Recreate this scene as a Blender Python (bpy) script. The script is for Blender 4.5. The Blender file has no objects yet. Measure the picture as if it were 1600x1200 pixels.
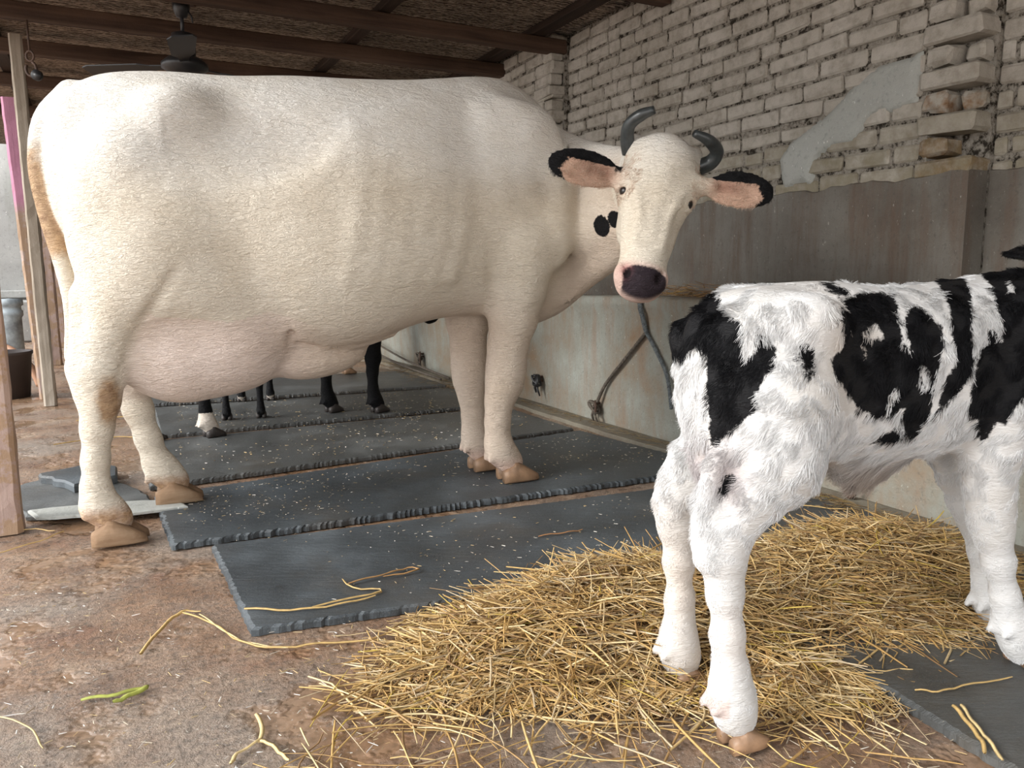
import bpy, bmesh, math, random
import numpy as np
from mathutils import Vector, Matrix
rnd = random.Random(7); nrg = np.random.default_rng(7)
SC = bpy.context.scene
COL = SC.collection

# ------------------------------------------------------------------ camera
TH, RO = math.radians(8.3), math.radians(0.5)
cam = bpy.data.cameras.new('camera'); cam.lens = 27.0; cam.sensor_width = 36.0
cam.clip_start = .02; cam.clip_end = 200
cam_o = bpy.data.objects.new('camera', cam); COL.objects.link(cam_o)
down = Vector((0, -math.sin(TH), -math.cos(TH))); fwd = Vector((0, math.cos(TH), -math.sin(TH)))
cx = Vector((math.cos(RO), 0, 0)) + math.sin(RO)*down
cz = -fwd; cy = cz.cross(cx)
M = Matrix((cx, cy, cz)).transposed().to_4x4(); M.translation = (0, 0, .86)
cam_o.matrix_world = M
SC.camera = cam_o

# ------------------------------------------------------------------ light
w = bpy.data.worlds.new('sky'); SC.world = w; w.use_nodes = True
nt = w.node_tree; nt.nodes.clear()
bg = nt.nodes.new('ShaderNodeBackground'); ou = nt.nodes.new('ShaderNodeOutputWorld')
tc = nt.nodes.new('ShaderNodeTexCoord'); sx = nt.nodes.new('ShaderNodeSeparateXYZ')
mr = nt.nodes.new('ShaderNodeValToRGB')
nt.links.new(tc.outputs['Generated'], sx.inputs[0]); nt.links.new(sx.outputs['Z'], mr.inputs[0])
mr.color_ramp.elements[0].position = .0; mr.color_ramp.elements[0].color = (.75, .74, .72, 1)
mr.color_ramp.elements[1].position = .5; mr.color_ramp.elements[1].color = (.90, .95, 1.0, 1)
nt.links.new(mr.outputs[0], bg.inputs['Color']); bg.inputs['Strength'].default_value = 2.9
nt.links.new(bg.outputs[0], ou.inputs[0])
sun = bpy.data.lights.new('sun', 'SUN'); sun.energy = 3.3; sun.angle = math.radians(28); sun.color = (1, .97, .93)
so = bpy.data.objects.new('sun', sun); COL.objects.link(so)
so.rotation_euler = Vector((-.80, -.42, .46)).to_track_quat('Z', 'Y').to_euler()
so.location = (-6, -4, 6)
SC.view_settings.view_transform = 'Standard'; SC.view_settings.look = 'None'
SC.view_settings.exposure = 0.22; SC.view_settings.gamma = 1; SC.view_settings.use_curve_mapping = False

# ------------------------------------------------------------------ helpers
class NT:
    """small node helper"""
    def __init__(s, name):
        s.m = bpy.data.materials.new(name); s.m.use_nodes = True; s.t = s.m.node_tree
        s.b = s.t.nodes['Principled BSDF']; s.tc = None
    def n(s, typ, **kw):
        x = s.t.nodes.new(typ)
        for k, v in kw.items(): setattr(x, k, v)
        return x
    def l(s, a, b): s.t.links.new(a, b)
    def obj(s, scale=(1, 1, 1), rot=(0, 0, 0), src='Object'):
        if not s.tc: s.tc = s.n('ShaderNodeTexCoord')
        mp = s.n('ShaderNodeMapping'); mp.inputs['Scale'].default_value = scale; mp.inputs['Rotation'].default_value = rot
        s.l(s.tc.outputs[src], mp.inputs[0]); return mp.outputs[0]
    def noise(s, scale, detail=4, rough=.55, vec=None, dist=0):
        x = s.n('ShaderNodeTexNoise'); x.inputs['Scale'].default_value = scale; x.inputs['Detail'].default_value = detail
        x.inputs['Roughness'].default_value = rough; x.inputs['Distortion'].default_value = dist
        s.l(vec if vec is not None else s.obj(), x.inputs['Vector']); return x.outputs['Fac']
    def voro(s, scale, vec=None, feat='F1', rnd=1):
        x = s.n('ShaderNodeTexVoronoi'); x.feature = feat; x.inputs['Scale'].default_value = scale; x.inputs['Randomness'].default_value = rnd
        s.l(vec if vec is not None else s.obj(), x.inputs['Vector']); return x
    def ramp(s, f, stops, interp='LINEAR'):
        x = s.n('ShaderNodeValToRGB'); cr = x.color_ramp; cr.interpolation = interp
        while len(cr.elements) < len(stops): cr.elements.new(.5)
        for e, (p, c) in zip(cr.elements, stops):
            e.position = p; e.color = (c, c, c, 1) if not hasattr(c, '__len__') else (*c, 1)
        s.l(f, x.inputs[0]); return x.outputs[0]
    def mix(s, f, a, b, mode='MIX'):
        x = s.n('ShaderNodeMix', data_type='RGBA', blend_type=mode)
        for i, v in ((0, f), (6, a), (7, b)):
            if isinstance(v, bpy.types.NodeSocket): s.l(v, x.inputs[i])
            elif hasattr(v, '__len__'): x.inputs[i].default_value = (*v, 1)
            else: x.inputs[i].default_value = v if i == 0 else (v, v, v, 1)
        return x.outputs[2]
    def math(s, op, a, b=0.0, c=None):
        x = s.n('ShaderNodeMath', operation=op)
        for i, v in enumerate((a, b) if c is None else (a, b, c)):
            if isinstance(v, bpy.types.NodeSocket): s.l(v, x.inputs[i])
            else: x.inputs[i].default_value = v
        return x.outputs[0]
    def attr(s, name, out='Color'):
        x = s.n('ShaderNodeAttribute'); x.attribute_name = name; return x.outputs[out]
    def bump(s, h, strength=.3, dist=.01, prev=None):
        x = s.n('ShaderNodeBump'); x.inputs['Strength'].default_value = strength; x.inputs['Distance'].default_value = dist
        s.l(h, x.inputs['Height'])
        if prev is not None: s.l(prev, x.inputs['Normal'])
        return x.outputs[0]
    def out(s, color=None, rough=None, normal=None, spec=None, sss=None):
        for nm, v in (('Base Color', color), ('Roughness', rough), ('Normal', normal), ('Specular IOR Level', spec)):
            if v is None: continue
            if isinstance(v, bpy.types.NodeSocket): s.l(v, s.b.inputs[nm])
            else: s.b.inputs[nm].default_value = (*v, 1) if hasattr(v, '__len__') else v
        return s.m

def newobj(name, verts, faces, mat=None, parent=None, smooth=False, loc=(0, 0, 0), rz=0, mats=None, midx=None):
    me = bpy.data.meshes.new(name)
    verts = np.asarray(verts, np.float32)
    if isinstance(faces, np.ndarray):
        k = faces.shape[1]; nf = len(faces)
        me.vertices.add(len(verts)); me.vertices.foreach_set('co', verts.ravel())
        me.loops.add(nf*k); me.loops.foreach_set('vertex_index', faces.ravel().astype(np.int32))
        me.polygons.add(nf); me.polygons.foreach_set('loop_start', np.arange(0, nf*k, k, dtype=np.int32))
        me.update(calc_edges=True)
    else:
        me.from_pydata([tuple(map(float, v)) for v in verts], [], [tuple(int(i) for i in f) for f in faces])
    me.validate()
    for m in (mats or ([mat] if mat else [])): me.materials.append(m)
    if midx is not None: me.polygons.foreach_set('material_index', np.asarray(midx, np.int32))
    if smooth: me.polygons.foreach_set('use_smooth', np.ones(len(me.polygons), bool))
    me.update()
    o = bpy.data.objects.new(name, me); COL.objects.link(o)
    o.location = loc; o.rotation_euler = (0, 0, rz)
    if parent: o.parent = parent
    return o
def tag(o, label=None, cat=None, group=None, kind=None):
    if label: o['label'] = label
    if cat: o['category'] = cat
    if group: o['group'] = group
    if kind: o['kind'] = kind
    return o
def empty(name, loc=(0, 0, 0), rz=0):
    o = bpy.data.objects.new(name, None); COL.objects.link(o); o.location = loc; o.rotation_euler = (0, 0, rz); o.empty_display_size = .1
    return o
class MB:
    """collects boxes, tubes and lathes into one mesh"""
    def __init__(s): s.v = []; s.f = []
    def add(s, v, f):
        b = len(s.v); s.v += [tuple(p) for p in v]; s.f += [tuple(i+b for i in q) for q in f]; return s
    def box(s, c, d, rot=None, jit=0, bev=0):
        """centre, full size; chamfered when bev>0"""
        x, y, z = d[0]/2, d[1]/2, d[2]/2
        if bev:
            b = min(bev, .45*min(d)); pts = []; idx = {}
            for sx_ in (-1, 1):
                for sy_ in (-1, 1):
                    for sz_ in (-1, 1):
                        for ax in range(3):
                            q = [sx_*(x-b), sy_*(y-b), sz_*(z-b)]; q[ax] = (sx_*x, sy_*y, sz_*z)[ax]
                            idx[(sx_, sy_, sz_, ax)] = len(pts); pts.append(q)
            f = []
            S = (-1, 1)
            for ax in range(3):
                o1, o2 = [a for a in range(3) if a != ax]
                for sg in S:
                    q = []
                    for a, c_ in ((-1, -1), (1, -1), (1, 1), (-1, 1)):
                        k = [0, 0, 0]; k[ax] = sg; k[o1] = a; k[o2] = c_; q.append(idx[(*k, ax)])
                    f.append(q)
                # edges running along axis ax
                for a in S:
                    for c_ in S:
                        k0 = [0, 0, 0]; k0[o1] = a; k0[o2] = c_; k1 = list(k0); k0[ax] = -1; k1[ax] = 1
                        f.append([idx[(*k0, o1)], idx[(*k1, o1)], idx[(*k1, o2)], idx[(*k0, o2)]])
            for a in S:
                for b_ in S:
                    for c_ in S: f.append([idx[(a, b_, c_, 0)], idx[(a, b_, c_, 1)], idx[(a, b_, c_, 2)]])
        else:
            pts = [(i*x, j*y, k*z) for i in (-1, 1) for j in (-1, 1) for k in (-1, 1)]
            f = [(0, 1, 3, 2), (4, 6, 7, 5), (0, 4, 5, 1), (2, 3, 7, 6), (0, 2, 6, 4), (1, 5, 7, 3)]
        out = []
        for p in pts:
            p = Vector(p)
            if jit: p += Vector((rnd.uniform(-jit, jit), rnd.uniform(-jit, jit), rnd.uniform(-jit, jit)))
            if rot: p = rot @ p
            out.append(p+Vector(c))
        return s.add(out, f)
    def tube(s, pts, r, n=8, caps=True):
        pts = [Vector(p) for p in pts]; R = r if hasattr(r, '__len__') else [r]*len(pts)
        ref = None; v = []
        for i, p in enumerate(pts):
            d = (pts[min(i+1, len(pts)-1)]-pts[max(i-1, 0)]).normalized()
            if ref is None: ref = d.orthogonal().normalized()
            ref = (ref-d*ref.dot(d)).normalized(); b = d.cross(ref)
            for k in range(n):
                a = 2*math.pi*k/n; v.append(p+(ref*math.cos(a)+b*math.sin(a))*R[i])
        f = [(i*n+k, i*n+(k+1) % n, (i+1)*n+(k+1) % n, (i+1)*n+k) for i in range(len(pts)-1) for k in range(n)]
        if caps: f += [tuple(range(n-1, -1, -1)), tuple((len(pts)-1)*n+k for k in range(n))]
        return s.add(v, f)
    def lathe(s, prof, c=(0, 0, 0), n=20):
        v = [(c[0]+r*math.cos(2*math.pi*k/n), c[1]+r*math.sin(2*math.pi*k/n), c[2]+z) for r, z in prof for k in range(n)]
        f = [(i*n+k, i*n+(k+1) % n, (i+1)*n+(k+1) % n, (i+1)*n+k) for i in range(len(prof)-1) for k in range(n)]
        f += [tuple(range(n-1, -1, -1)), tuple((len(prof)-1)*n+k for k in range(n))]
        return s.add(v, f)
    def build(s, name, mat, parent=None, smooth=False, **kw):
        o = newobj(name, s.v, s.f, mat, parent, smooth, **kw)
        bm = bmesh.new(); bm.from_mesh(o.data); bmesh.ops.recalc_face_normals(bm, faces=bm.faces); bm.to_mesh(o.data); bm.free()
        return o
def catmull(P, n=8):
    P = np.array(P, float); Q = np.vstack([2*P[0]-P[1], P, 2*P[-1]-P[-2]]); out = []
    for i in range(1, len(Q)-2):
        for t in np.linspace(0, 1, n, endpoint=False):
            a, b, c, d = Q[i-1:i+3]
            out.append(.5*(2*b+(c-a)*t+(2*a-5*b+4*c-d)*t*t+(3*b-a-3*c+d)*t**3))
    out.append(P[-1]); return np.array(out)

# ------------------------------------------------------------------ signed-distance bodies
class Vol:
    def __init__(s, lo, hi, h):
        s.lo = np.array(lo, float); s.h = h
        s.n = np.ceil((np.array(hi)-s.lo)/h).astype(int)+1
        s.ax = [s.lo[i]+h*np.arange(s.n[i]) for i in range(3)]
        s.F = np.full(tuple(s.n), .3, np.float32)
    def region(s, lo, hi, mg):
        a = [max(0, int((lo[i]-mg-s.lo[i])/s.h)) for i in range(3)]
        b = [min(s.n[i], int((hi[i]+mg-s.lo[i])/s.h)+2) for i in range(3)]
        sl = tuple(slice(p, max(p, q)) for p, q in zip(a, b))
        X = s.ax[0][sl[0]][:, None, None].astype(np.float32); Y = s.ax[1][sl[1]][None, :, None].astype(np.float32); Z = s.ax[2][sl[2]][None, None, :].astype(np.float32)
        return sl, X, Y, Z
    def put(s, d, sl, k, sub=False):
        if d.size == 0: return
        a = s.F[sl]; d = d.astype(np.float32)
        if sub:
            h = np.maximum(k-np.abs(-a-d), 0)/k; s.F[sl] = -(np.minimum(-a, d)-h*h*k*.25)
        else:
            h = np.maximum(k-np.abs(a-d), 0)/k; s.F[sl] = np.minimum(a, d)-h*h*k*.25
    def chain(s, pts, k=.04, lat=None, q=1.0, sub=False, ik=.0):
        """pts: (x,y,z,r); tapered capsules joined"""
        P = np.array(pts, float); lo = (P[:, :3]-P[:, 3:4]).min(0); hi = (P[:, :3]+P[:, 3:4]).max(0)
        sl, X, Y, Z = s.region(lo, hi, k+.01); D = None
        for a, b in zip(P[:-1], P[1:]):
            ab = b[:3]-a[:3]; L = ab@ab+1e-12
            px, py, pz = X-a[0], Y-a[1], Z-a[2]
            t = np.clip((px*ab[0]+py*ab[1]+pz*ab[2])/L, 0, 1)
            vx, vy, vz = px-t*ab[0], py-t*ab[1], pz-t*ab[2]
            if q != 1.0:
                e = np.array(lat, float); e /= np.linalg.norm(e)
                c = (vx*e[0]+vy*e[1]+vz*e[2])*(1/q-1)
                vx, vy, vz = vx+c*e[0], vy+c*e[1], vz+c*e[2]
            d = np.sqrt(vx*vx+vy*vy+vz*vz)-(a[3]+t*(b[3]-a[3]))
            if D is None: D = d
            elif ik:
                h = np.maximum(ik-np.abs(D-d), 0)/ik; D = np.minimum(D, d)-h*h*ik*.25
            else: D = np.minimum(D, d)
        s.put(D, sl, k, sub)
    def ell(s, c, r, k=.05, rot=None, sub=False, cup=0.0):
        c = np.array(c, float); r = np.array(r, float); m = r.max() if rot is not None else r
        sl, X, Y, Z = s.region(c-m, c+m, k+.01)
        x, y, z = X-c[0], Y-c[1], Z-c[2]
        if rot is not None:
            A = np.array(rot)   # rows are the local axes
            x, y, z = (A[0, 0]*x+A[0, 1]*y+A[0, 2]*z, A[1, 0]*x+A[1, 1]*y+A[1, 2]*z, A[2, 0]*x+A[2, 1]*y+A[2, 2]*z)
        if cup: z = z-cup*y*y
        k0 = np.sqrt((x/r[0])**2+(y/r[1])**2+(z/r[2])**2); k1 = np.sqrt((x/r[0]**2)**2+(y/r[1]**2)**2+(z/r[2]**2)**2)+1e-6
        s.put(k0*(k0-1)/k1, sl, k, sub)
    def trunk(s, secs, k=.04):
        """secs: x, ztop, zmid, zbot, halfwidth"""
        C = catmull(secs, 8); o = np.argsort(C[:, 0]); C = C[o]
        lo = (C[0, 0], -C[:, 4].max(), C[:, 3].min()); hi = (C[-1, 0], C[:, 4].max(), C[:, 1].max())
        sl, X, Y, Z = s.region(lo, hi, .06)
        x = X[:, 0, 0]; zt, zm, zb, hw = [np.interp(x, C[:, 0], C[:, i])[:, None, None].astype(np.float32) for i in (1, 2, 3, 4)]
        up = Z > zm; hz = np.where(up, zt-zm, zm-zb)
        p = np.where(up, 2.15, 2.3)
        ay, az = np.abs(Y/hw)+1e-5, np.abs((Z-zm)/hz)+1e-5
        rho = (ay**p+az**p)**(1/p)
        d = (rho-1)*np.sqrt(((Y*Y+(Z-zm)**2+1e-5))/(rho*rho+1e-5))*.9
        d = np.maximum(d, np.maximum(C[0, 0]-X, X-C[-1, 0]))
        s.put(d, sl, k)
    def mesh(s, smooth=2):
        F = s.F; I = F < 0; n = np.array(F.shape)
        c = [I[a:n[0]-1+a, b:n[1]-1+b, d:n[2]-1+d] for a in (0, 1) for b in (0, 1) for d in (0, 1)]
        cnt = sum(q.astype(np.int8) for q in c); act = (cnt > 0) & (cnt < 8)
        idx = np.argwhere(act); N = len(idx); im = np.full(act.shape, -1, np.int32); im[act] = np.arange(N)
        acc = np.zeros((N, 3)); ct = np.zeros(N)
        cor = [(a, b, d) for a in (0, 1) for b in (0, 1) for d in (0, 1)]
        val = {q: F[idx[:, 0]+q[0], idx[:, 1]+q[1], idx[:, 2]+q[2]].astype(float) for q in cor}
        for q in cor:
            for ax in range(3):
                if q[ax]: continue
                r = list(q); r[ax] = 1; r = tuple(r); a, b = val[q], val[r]; m = (a < 0) != (b < 0)
                t = np.where(m, a/(a-b+1e-12), 0); p = np.tile(np.array(q, float), (N, 1)); p[:, ax] += t
                acc[m] += p[m]; ct[m] += 1
        V = s.lo+(idx+acc/ct[:, None])*s.h
        Q = []
        for ax in range(3):
            u, v = (ax+1) % 3, (ax+2) % 3
            a = [slice(0, n[i]) for i in range(3)]; b = list(a); a[ax] = slice(0, n[ax]-1); b[ax] = slice(1, n[ax])
            for i in (u, v): a[i] = slice(1, n[i]-1); b[i] = slice(1, n[i]-1)
            A, B = I[tuple(a)], I[tuple(b)]; ch = A != B; e = np.argwhere(ch); flip = A[ch]
            e[:, u] += 1; e[:, v] += 1
            def g(du, dv):
                w_ = e.copy(); w_[:, u] -= du; w_[:, v] -= dv; return im[w_[:, 0], w_[:, 1], w_[:, 2]]
            q4 = np.stack([g(1, 1), g(0, 1), g(0, 0), g(1, 0)], 1)
            q4[~flip] = q4[~flip][:, ::-1]; Q.append(q4)
        Q = np.vstack(Q); Q = Q[(Q >= 0).all(1)]
        E = np.vstack([Q[:, [0, 1]], Q[:, [1, 2]], Q[:, [2, 3]], Q[:, [3, 0]]])
        for i in range(smooth):
            S_ = np.zeros_like(V); K = np.zeros(N)
            for j in range(3): S_[:, j] = np.bincount(E[:, 0], V[E[:, 1], j], N)+np.bincount(E[:, 1], V[E[:, 0], j], N)
            K = np.bincount(E[:, 0], minlength=N)+np.bincount(E[:, 1], minlength=N)
            mv = S_/np.maximum(K, 1)[:, None]-V; V = V+mv*(.5 if i % 2 == 0 else .45)
        return V, Q.astype(np.int32)
def setattr_f(o, name, arr, typ='FLOAT'):
    a = o.data.attributes.new(name, typ, 'POINT')
    if typ == 'FLOAT': a.data.foreach_set('value', np.asarray(arr, np.float32))
    else:
        c = np.ones((len(arr), 4), np.float32); c[:, :3] = arr; a.data.foreach_set('color', c.ravel())
def sst(x, a, b):
    t = np.clip((x-a)/(b-a), 0, 1); return t*t*(3-2*t)
def polysd(P, x, z):
    """signed distance to polygon, negative inside"""
    P = np.array(P, float); d = np.full(x.shape, 1e9); ins = np.zeros(x.shape, bool)
    for i in range(len(P)):
        a, b = P[i-1], P[i]; e = b-a; wx, wz = x-a[0], z-a[1]
        t = np.clip((wx*e[0]+wz*e[1])/(e@e+1e-12), 0, 1); d = np.minimum(d, (wx-t*e[0])**2+(wz-t*e[1])**2)
        c = ((a[1] > z) != (b[1] > z)) & (x < (b[0]-a[0])*(z-a[1])/(b[1]-a[1]+1e-12)+a[0]); ins ^= c
    return np.where(ins, -1, 1)*np.sqrt(d)
def vnoise(p, f, seed=0):
    """cheap smooth pseudo noise in [-1,1] for arrays (N,3)"""
    r = np.random.default_rng(seed); s_ = np.zeros(len(p))
    for k in range(10):
        d = r.normal(size=3); d /= np.linalg.norm(d); s_ += np.sin(p@d*f*r.uniform(.7, 1.5)+r.uniform(0, 6.28))
    return s_/5

SA = math.radians(27.5)          # the shed's own axes: x across (towards the manger wall), y along the wall
def SH(n, t, z=0): return Vector((n*math.cos(SA)-t*math.sin(SA), n*math.sin(SA)+t*math.cos(SA), z))

# ------------------------------------------------------------------ materials
def m_floor():
    m = NT('wet_concrete'); v = m.obj()
    big = m.noise(1.3, 4, .6, v); mid = m.noise(5, 5, .6, v); fine = m.noise(60, 4, .6, v); mv = m.obj((1, 1, .4))
    base = m.ramp(mid, [(.3, (.19, .10, .055)), (.55, (.31, .185, .11)), (.75, (.42, .30, .205))])
    grey = m.ramp(m.noise(2.1, 5, .6, m.obj((1, 1, 1), (0, 0, 1))), [(.45, 0.0), (.62, 1.0)])
    base = m.mix(m.math('MULTIPLY', grey, .65), base, (.34, .285, .235))
    red = m.ramp(m.noise(3.3, 4, .6, v), [(.58, 0.), (.72, .6)])
    base = m.mix(red, base, (.24, .10, .05))
    sp = m.ramp(fine, [(.35, .55), (.5, 1.), (.7, 1.3)])
    base = m.mix(1.0, base, sp, 'MULTIPLY')
    cr = m.ramp(m.noise(170, 3, .7, v), [(.60, 0.), (.68, 1.)])
    clus = m.ramp(m.noise(4, 4, .6, v), [(.46, 0.), (.62, .9)])
    base = m.mix(m.math('MULTIPLY', cr, clus), base, (.66, .62, .58))  # whitish grit, brightened to paint in the wet floor's sparkles too
    wet = m.ramp(big, [(.45, 0.), (.58, 1.)])
    pud = m.ramp(m.noise(2.6, 5, .62, m.obj((1, 1, 1), (0, 0, .7))), [(.50, 0.), (.57, 1.)])      # thin films of standing water
    base = m.mix(m.math('MULTIPLY', pud, .45), base, (.25, .155, .09))
    rough = m.mix(pud, m.ramp(m.math('MULTIPLY_ADD', fine, .4, m.math('MULTIPLY', mid, .6)), [(.38, .22), (.5, .42), (.65, .62)]), .07)
    dry = m.ramp(pud, [(0., 1.), (1., .04)])
    hb = m.math('MULTIPLY', m.noise(120, 5, .75, v), dry)
    nb = m.bump(m.math('MULTIPLY', m.noise(9, 4, .6, v), dry), .35, .02)
    nb = m.bump(hb, .9, .010, nb)
    return m.out(base, rough, nb, .7)
def m_rubber(name='rubber_mat', wet=1.0, tint=(.062, .073, .081)):
    m = NT(name); v = m.obj(); va = m.obj((1, 5, 1), (0, 0, -.45))
    n1 = m.noise(3, 5, .6, v); n2 = m.noise(14, 4, .6, va); f = m.noise(180, 3, .7, v)
    t = np.array(tint)
    base = m.ramp(n1, [(.3, tuple(t*.55)), (.5, tuple(t)), (.75, tuple(t*1.9+.012))])
    base = m.mix(m.ramp(n2, [(.5, 0.), (.75, .35)]), base, (.105, .12, .13))
    fl = m.ramp(m.voro(95, v).outputs['Distance'], [(.06, 1.), (.13, 0.)])
    msk = m.ramp(m.noise(22, 3, .6, v), [(.52, 0.), (.58, 1.)])
    base = m.mix(m.math('MULTIPLY', m.math('MULTIPLY', fl, msk), .8), base, (.38, .33, .25))
    mud = m.ramp(m.noise(2.2, 5, .65, m.obj((1, 1, 1), (0, 0, 2))), [(.55, 0.), (.75, .55)])
    base = m.mix(mud, base, (.085, .068, .048))
    rough = m.ramp(m.math('MULTIPLY_ADD', f, .3, m.math('MULTIPLY', n1, .7)), [(.35, .24), (.6, .50)])
    nb = m.bump(m.math('MULTIPLY_ADD', n2, 1.3, m.noise(60, 4, .7, va)), .5, .006)
    nb = m.bump(f, .3, .003, nb)
    return m.out(base, rough, nb, .5)
def m_brick():
    m = NT('whitewashed_brick'); v = m.obj()
    a = m.noise(2.5, 4, .6, v); b = m.noise(18, 5, .65, v)
    base = m.ramp(a, [(.3, (.40, .365, .31)), (.6, (.53, .495, .44)), (.8, (.64, .605, .55))])
    base = m.mix(m.ramp(b, [(.35, .45), (.55, .0)]), base, (.22, .185, .14))
    # bare brick where the wash has worn off, attribute 'bare'
    bare = m.attr('bare', 'Fac')
    k = m.ramp(m.math('ADD', m.math('MULTIPLY', bare, 1.0), m.math('MULTIPLY', m.noise(22, 4, .6, v), .5)), [(.78, 0.), (.92, 1.)])
    base = m.mix(k, base, m.ramp(b, [(.35, (.17, .085, .05)), (.65, (.36, .22, .12))]))
    mossy = m.math('MULTIPLY', m.attr('low', 'Fac'), m.ramp(m.noise(11, 4, .6, v), [(.35, .2), (.6, 1.)]))
    base = m.mix(m.math('MULTIPLY', mossy, .6), base, (.22, .19, .11))
    nb = m.bump(m.noise(30, 6, .7, v), .6, .012)
    nb = m.bump(m.noise(150, 4, .7, v), .35, .004, nb)
    return m.out(base, .88, nb, .25)
def m_mortar():
    m = NT('mortar'); v = m.obj(); b = m.noise(26, 6, .75, v)
    base = m.ramp(b, [(.42, (.05, .042, .033)), (.50, (.36, .325, .275)), (.65, (.54, .50, .44))])
    return m.out(base, .95, m.bump(b, 1., .03), .1)
def m_plaster(name, c0, c1, c2, stain, streak=.6, sc=1.0, rough=.6, green=0.):
    m = NT(name); v = m.obj(); vs = m.obj((1, 1, .12)); 
    a = m.noise(1.6*sc, 5, .65, v); s = m.noise(13*sc, 5, .65, vs); f = m.noise(45*sc, 5, .7, v)
    base = m.ramp(a, [(.32, c0), (.5, c1), (.68, c2)])
    base = m.mix(m.ramp(s, [(.48, 0.), (.68, streak)]), base, stain)
    base = m.mix(m.ramp(f, [(.30, .55), (.45, 0.)]), base, tuple(.45*q for q in c1))
    base = m.mix(m.ramp(m.noise(75*sc, 3, .6, m.obj((1, 1, .5))), [(.68, 0.), (.73, .75)]), base, tuple(min(1, 1.9*q) for q in c2))
    r = m.ramp(f, [(.3, rough-.15), (.7, rough+.15)])
    nb = m.bump(m.math('MULTIPLY_ADD', f, .5, a), .45, .02)
    return m.out(base, r, m.bump(m.noise(160, 3, .7, v), .3, .004, nb), .35)
def m_wood(name, c0, c1, c2, axis=0, sc=1.0, wear=0., worn=(.4, .33, .28)):
    m = NT(name); s = [22*sc, 22*sc, 22*sc]; s[axis] = 1.3*sc
    v = m.obj(tuple(s)); g = m.noise(1.0, 5, .65, v, .6); b = m.noise(2, 3, .5, m.obj())
    base = m.ramp(m.math('MULTIPLY_ADD', b, .4, m.math('MULTIPLY', g, .6)), [(.36, c0), (.5, c1), (.64, c2)])
    if wear:
        base = m.mix(m.ramp(m.noise(9, 6, .75, m.obj()), [(.60-wear*.25, 0.), (.66-wear*.25, .9)]), base, worn)
    return m.out(base, .75, m.bump(m.math('MULTIPLY_ADD', m.noise(30, 5, .7, m.obj()), .6, g), .5, .008), .3)
def m_ceiling():
    # brown woven matting under the roof: long pale fibres over a dark ground
    m = NT('roof_matting'); v = m.obj((1, 2.2, 1), (0, 0, .05), 'Object')
    wv = m.n('ShaderNodeTexWave'); wv.wave_type = 'BANDS'; wv.bands_direction = 'Y'
    wv.inputs['Scale'].default_value = 6.0; wv.inputs['Distortion'].default_value = 9.0; wv.inputs['Detail'].default_value = 4
    wv.inputs['Detail Scale'].default_value = 1.9; wv.inputs['Detail Roughness'].default_value = .62
    m.l(v, wv.inputs['Vector']); f = wv.outputs['Fac']; n = m.noise(16, 5, .7, v); a = m.noise(1.2, 3, .5)
    k = m.math('MULTIPLY_ADD', n, .75, m.math('MULTIPLY', f, .45))
    base = m.ramp(k, [(.44, (.05, .033, .024)), (.56, (.13, .088, .062)), (.63, (.42, .33, .25)), (.8, (.55, .45, .36))])
    base = m.mix(1., base, m.ramp(a, [(.3, .75), (.7, 1.15)]), 'MULTIPLY')
    return m.out(base, .8, m.bump(k, .8, .03), .2)
def plain(name, c, rough=.6, bump_s=40, bs=.3, bd=.004, var=.25, metal=0):
    m = NT(name); v = m.obj(); n = m.noise(bump_s*.4, 4, .6, v)
    c = np.array(c); base = m.ramp(n, [(.3, tuple(c*(1-var))), (.7, tuple(np.minimum(c*(1+var), 1)))])
    m.b.inputs['Metallic'].default_value = metal
    return m.out(base, rough, m.bump(m.noise(bump_s, 4, .65, v), bs, bd))
MT = dict(
    floor=m_floor(), rubber=m_rubber(), rubber_dusty=m_rubber('dusty_rubber_mat', 0, (.085, .088, .086)), brick=m_brick(), mortar=m_mortar(),
    dado=m_plaster('dark_wall_plaster', (.10, .085, .070), (.17, .155, .132), (.23, .22, .195), (.13, .080, .052), .6, 1., .5),
    trough=m_plaster('stained_trough_plaster', (.25, .17, .105), (.27, .265, .225), (.33, .345, .31), (.27, .155, .09), .42, 1.3, .6),
    patch=m_plaster('smooth_cement_patch', (.41, .42, .39), (.44, .45, .42), (.47, .48, .45), (.45, .44, .41), .2, 1., .7),
    yard=m_plaster('yard_wall_plaster', (.30, .29, .27), (.40, .39, .37), (.48, .47, .44), (.24, .25, .20), .4, .6, .8),
    beam=m_wood('dark_beam_wood', (.045, .026, .018), (.085, .050, .034), (.13, .080, .055), 0, 1.),
    purlin=m_wood('dark_purlin_wood', (.022, .014, .010), (.040, .025, .018), (.062, .040, .030), 1, 1.),
    pale=m_wood('weathered_plank', (.26, .215, .165), (.38, .325, .26), (.50, .44, .37), 2, 1.),
    post=m_wood('peeling_post_paint', (.28, .20, .165), (.40, .29, .25), (.50, .38, .33), 2, 1., .5, (.36, .24, .15)),
    ceiling=m_ceiling(),
    iron=plain('rusty_iron', (.075, .042, .028), .7, 60, .5, .004, .4),
    blackm=plain('black_fan_metal', (.018, .018, .020), .4, 30, .1, .001, .1),
    rope=plain('dark_rope', (.10, .082, .065), .9, 160, .9, .003, .5),
    ropeb=plain('grey_rope', (.12, .135, .14), .9, 160, .9, .003, .5),
    horn=None)
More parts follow.
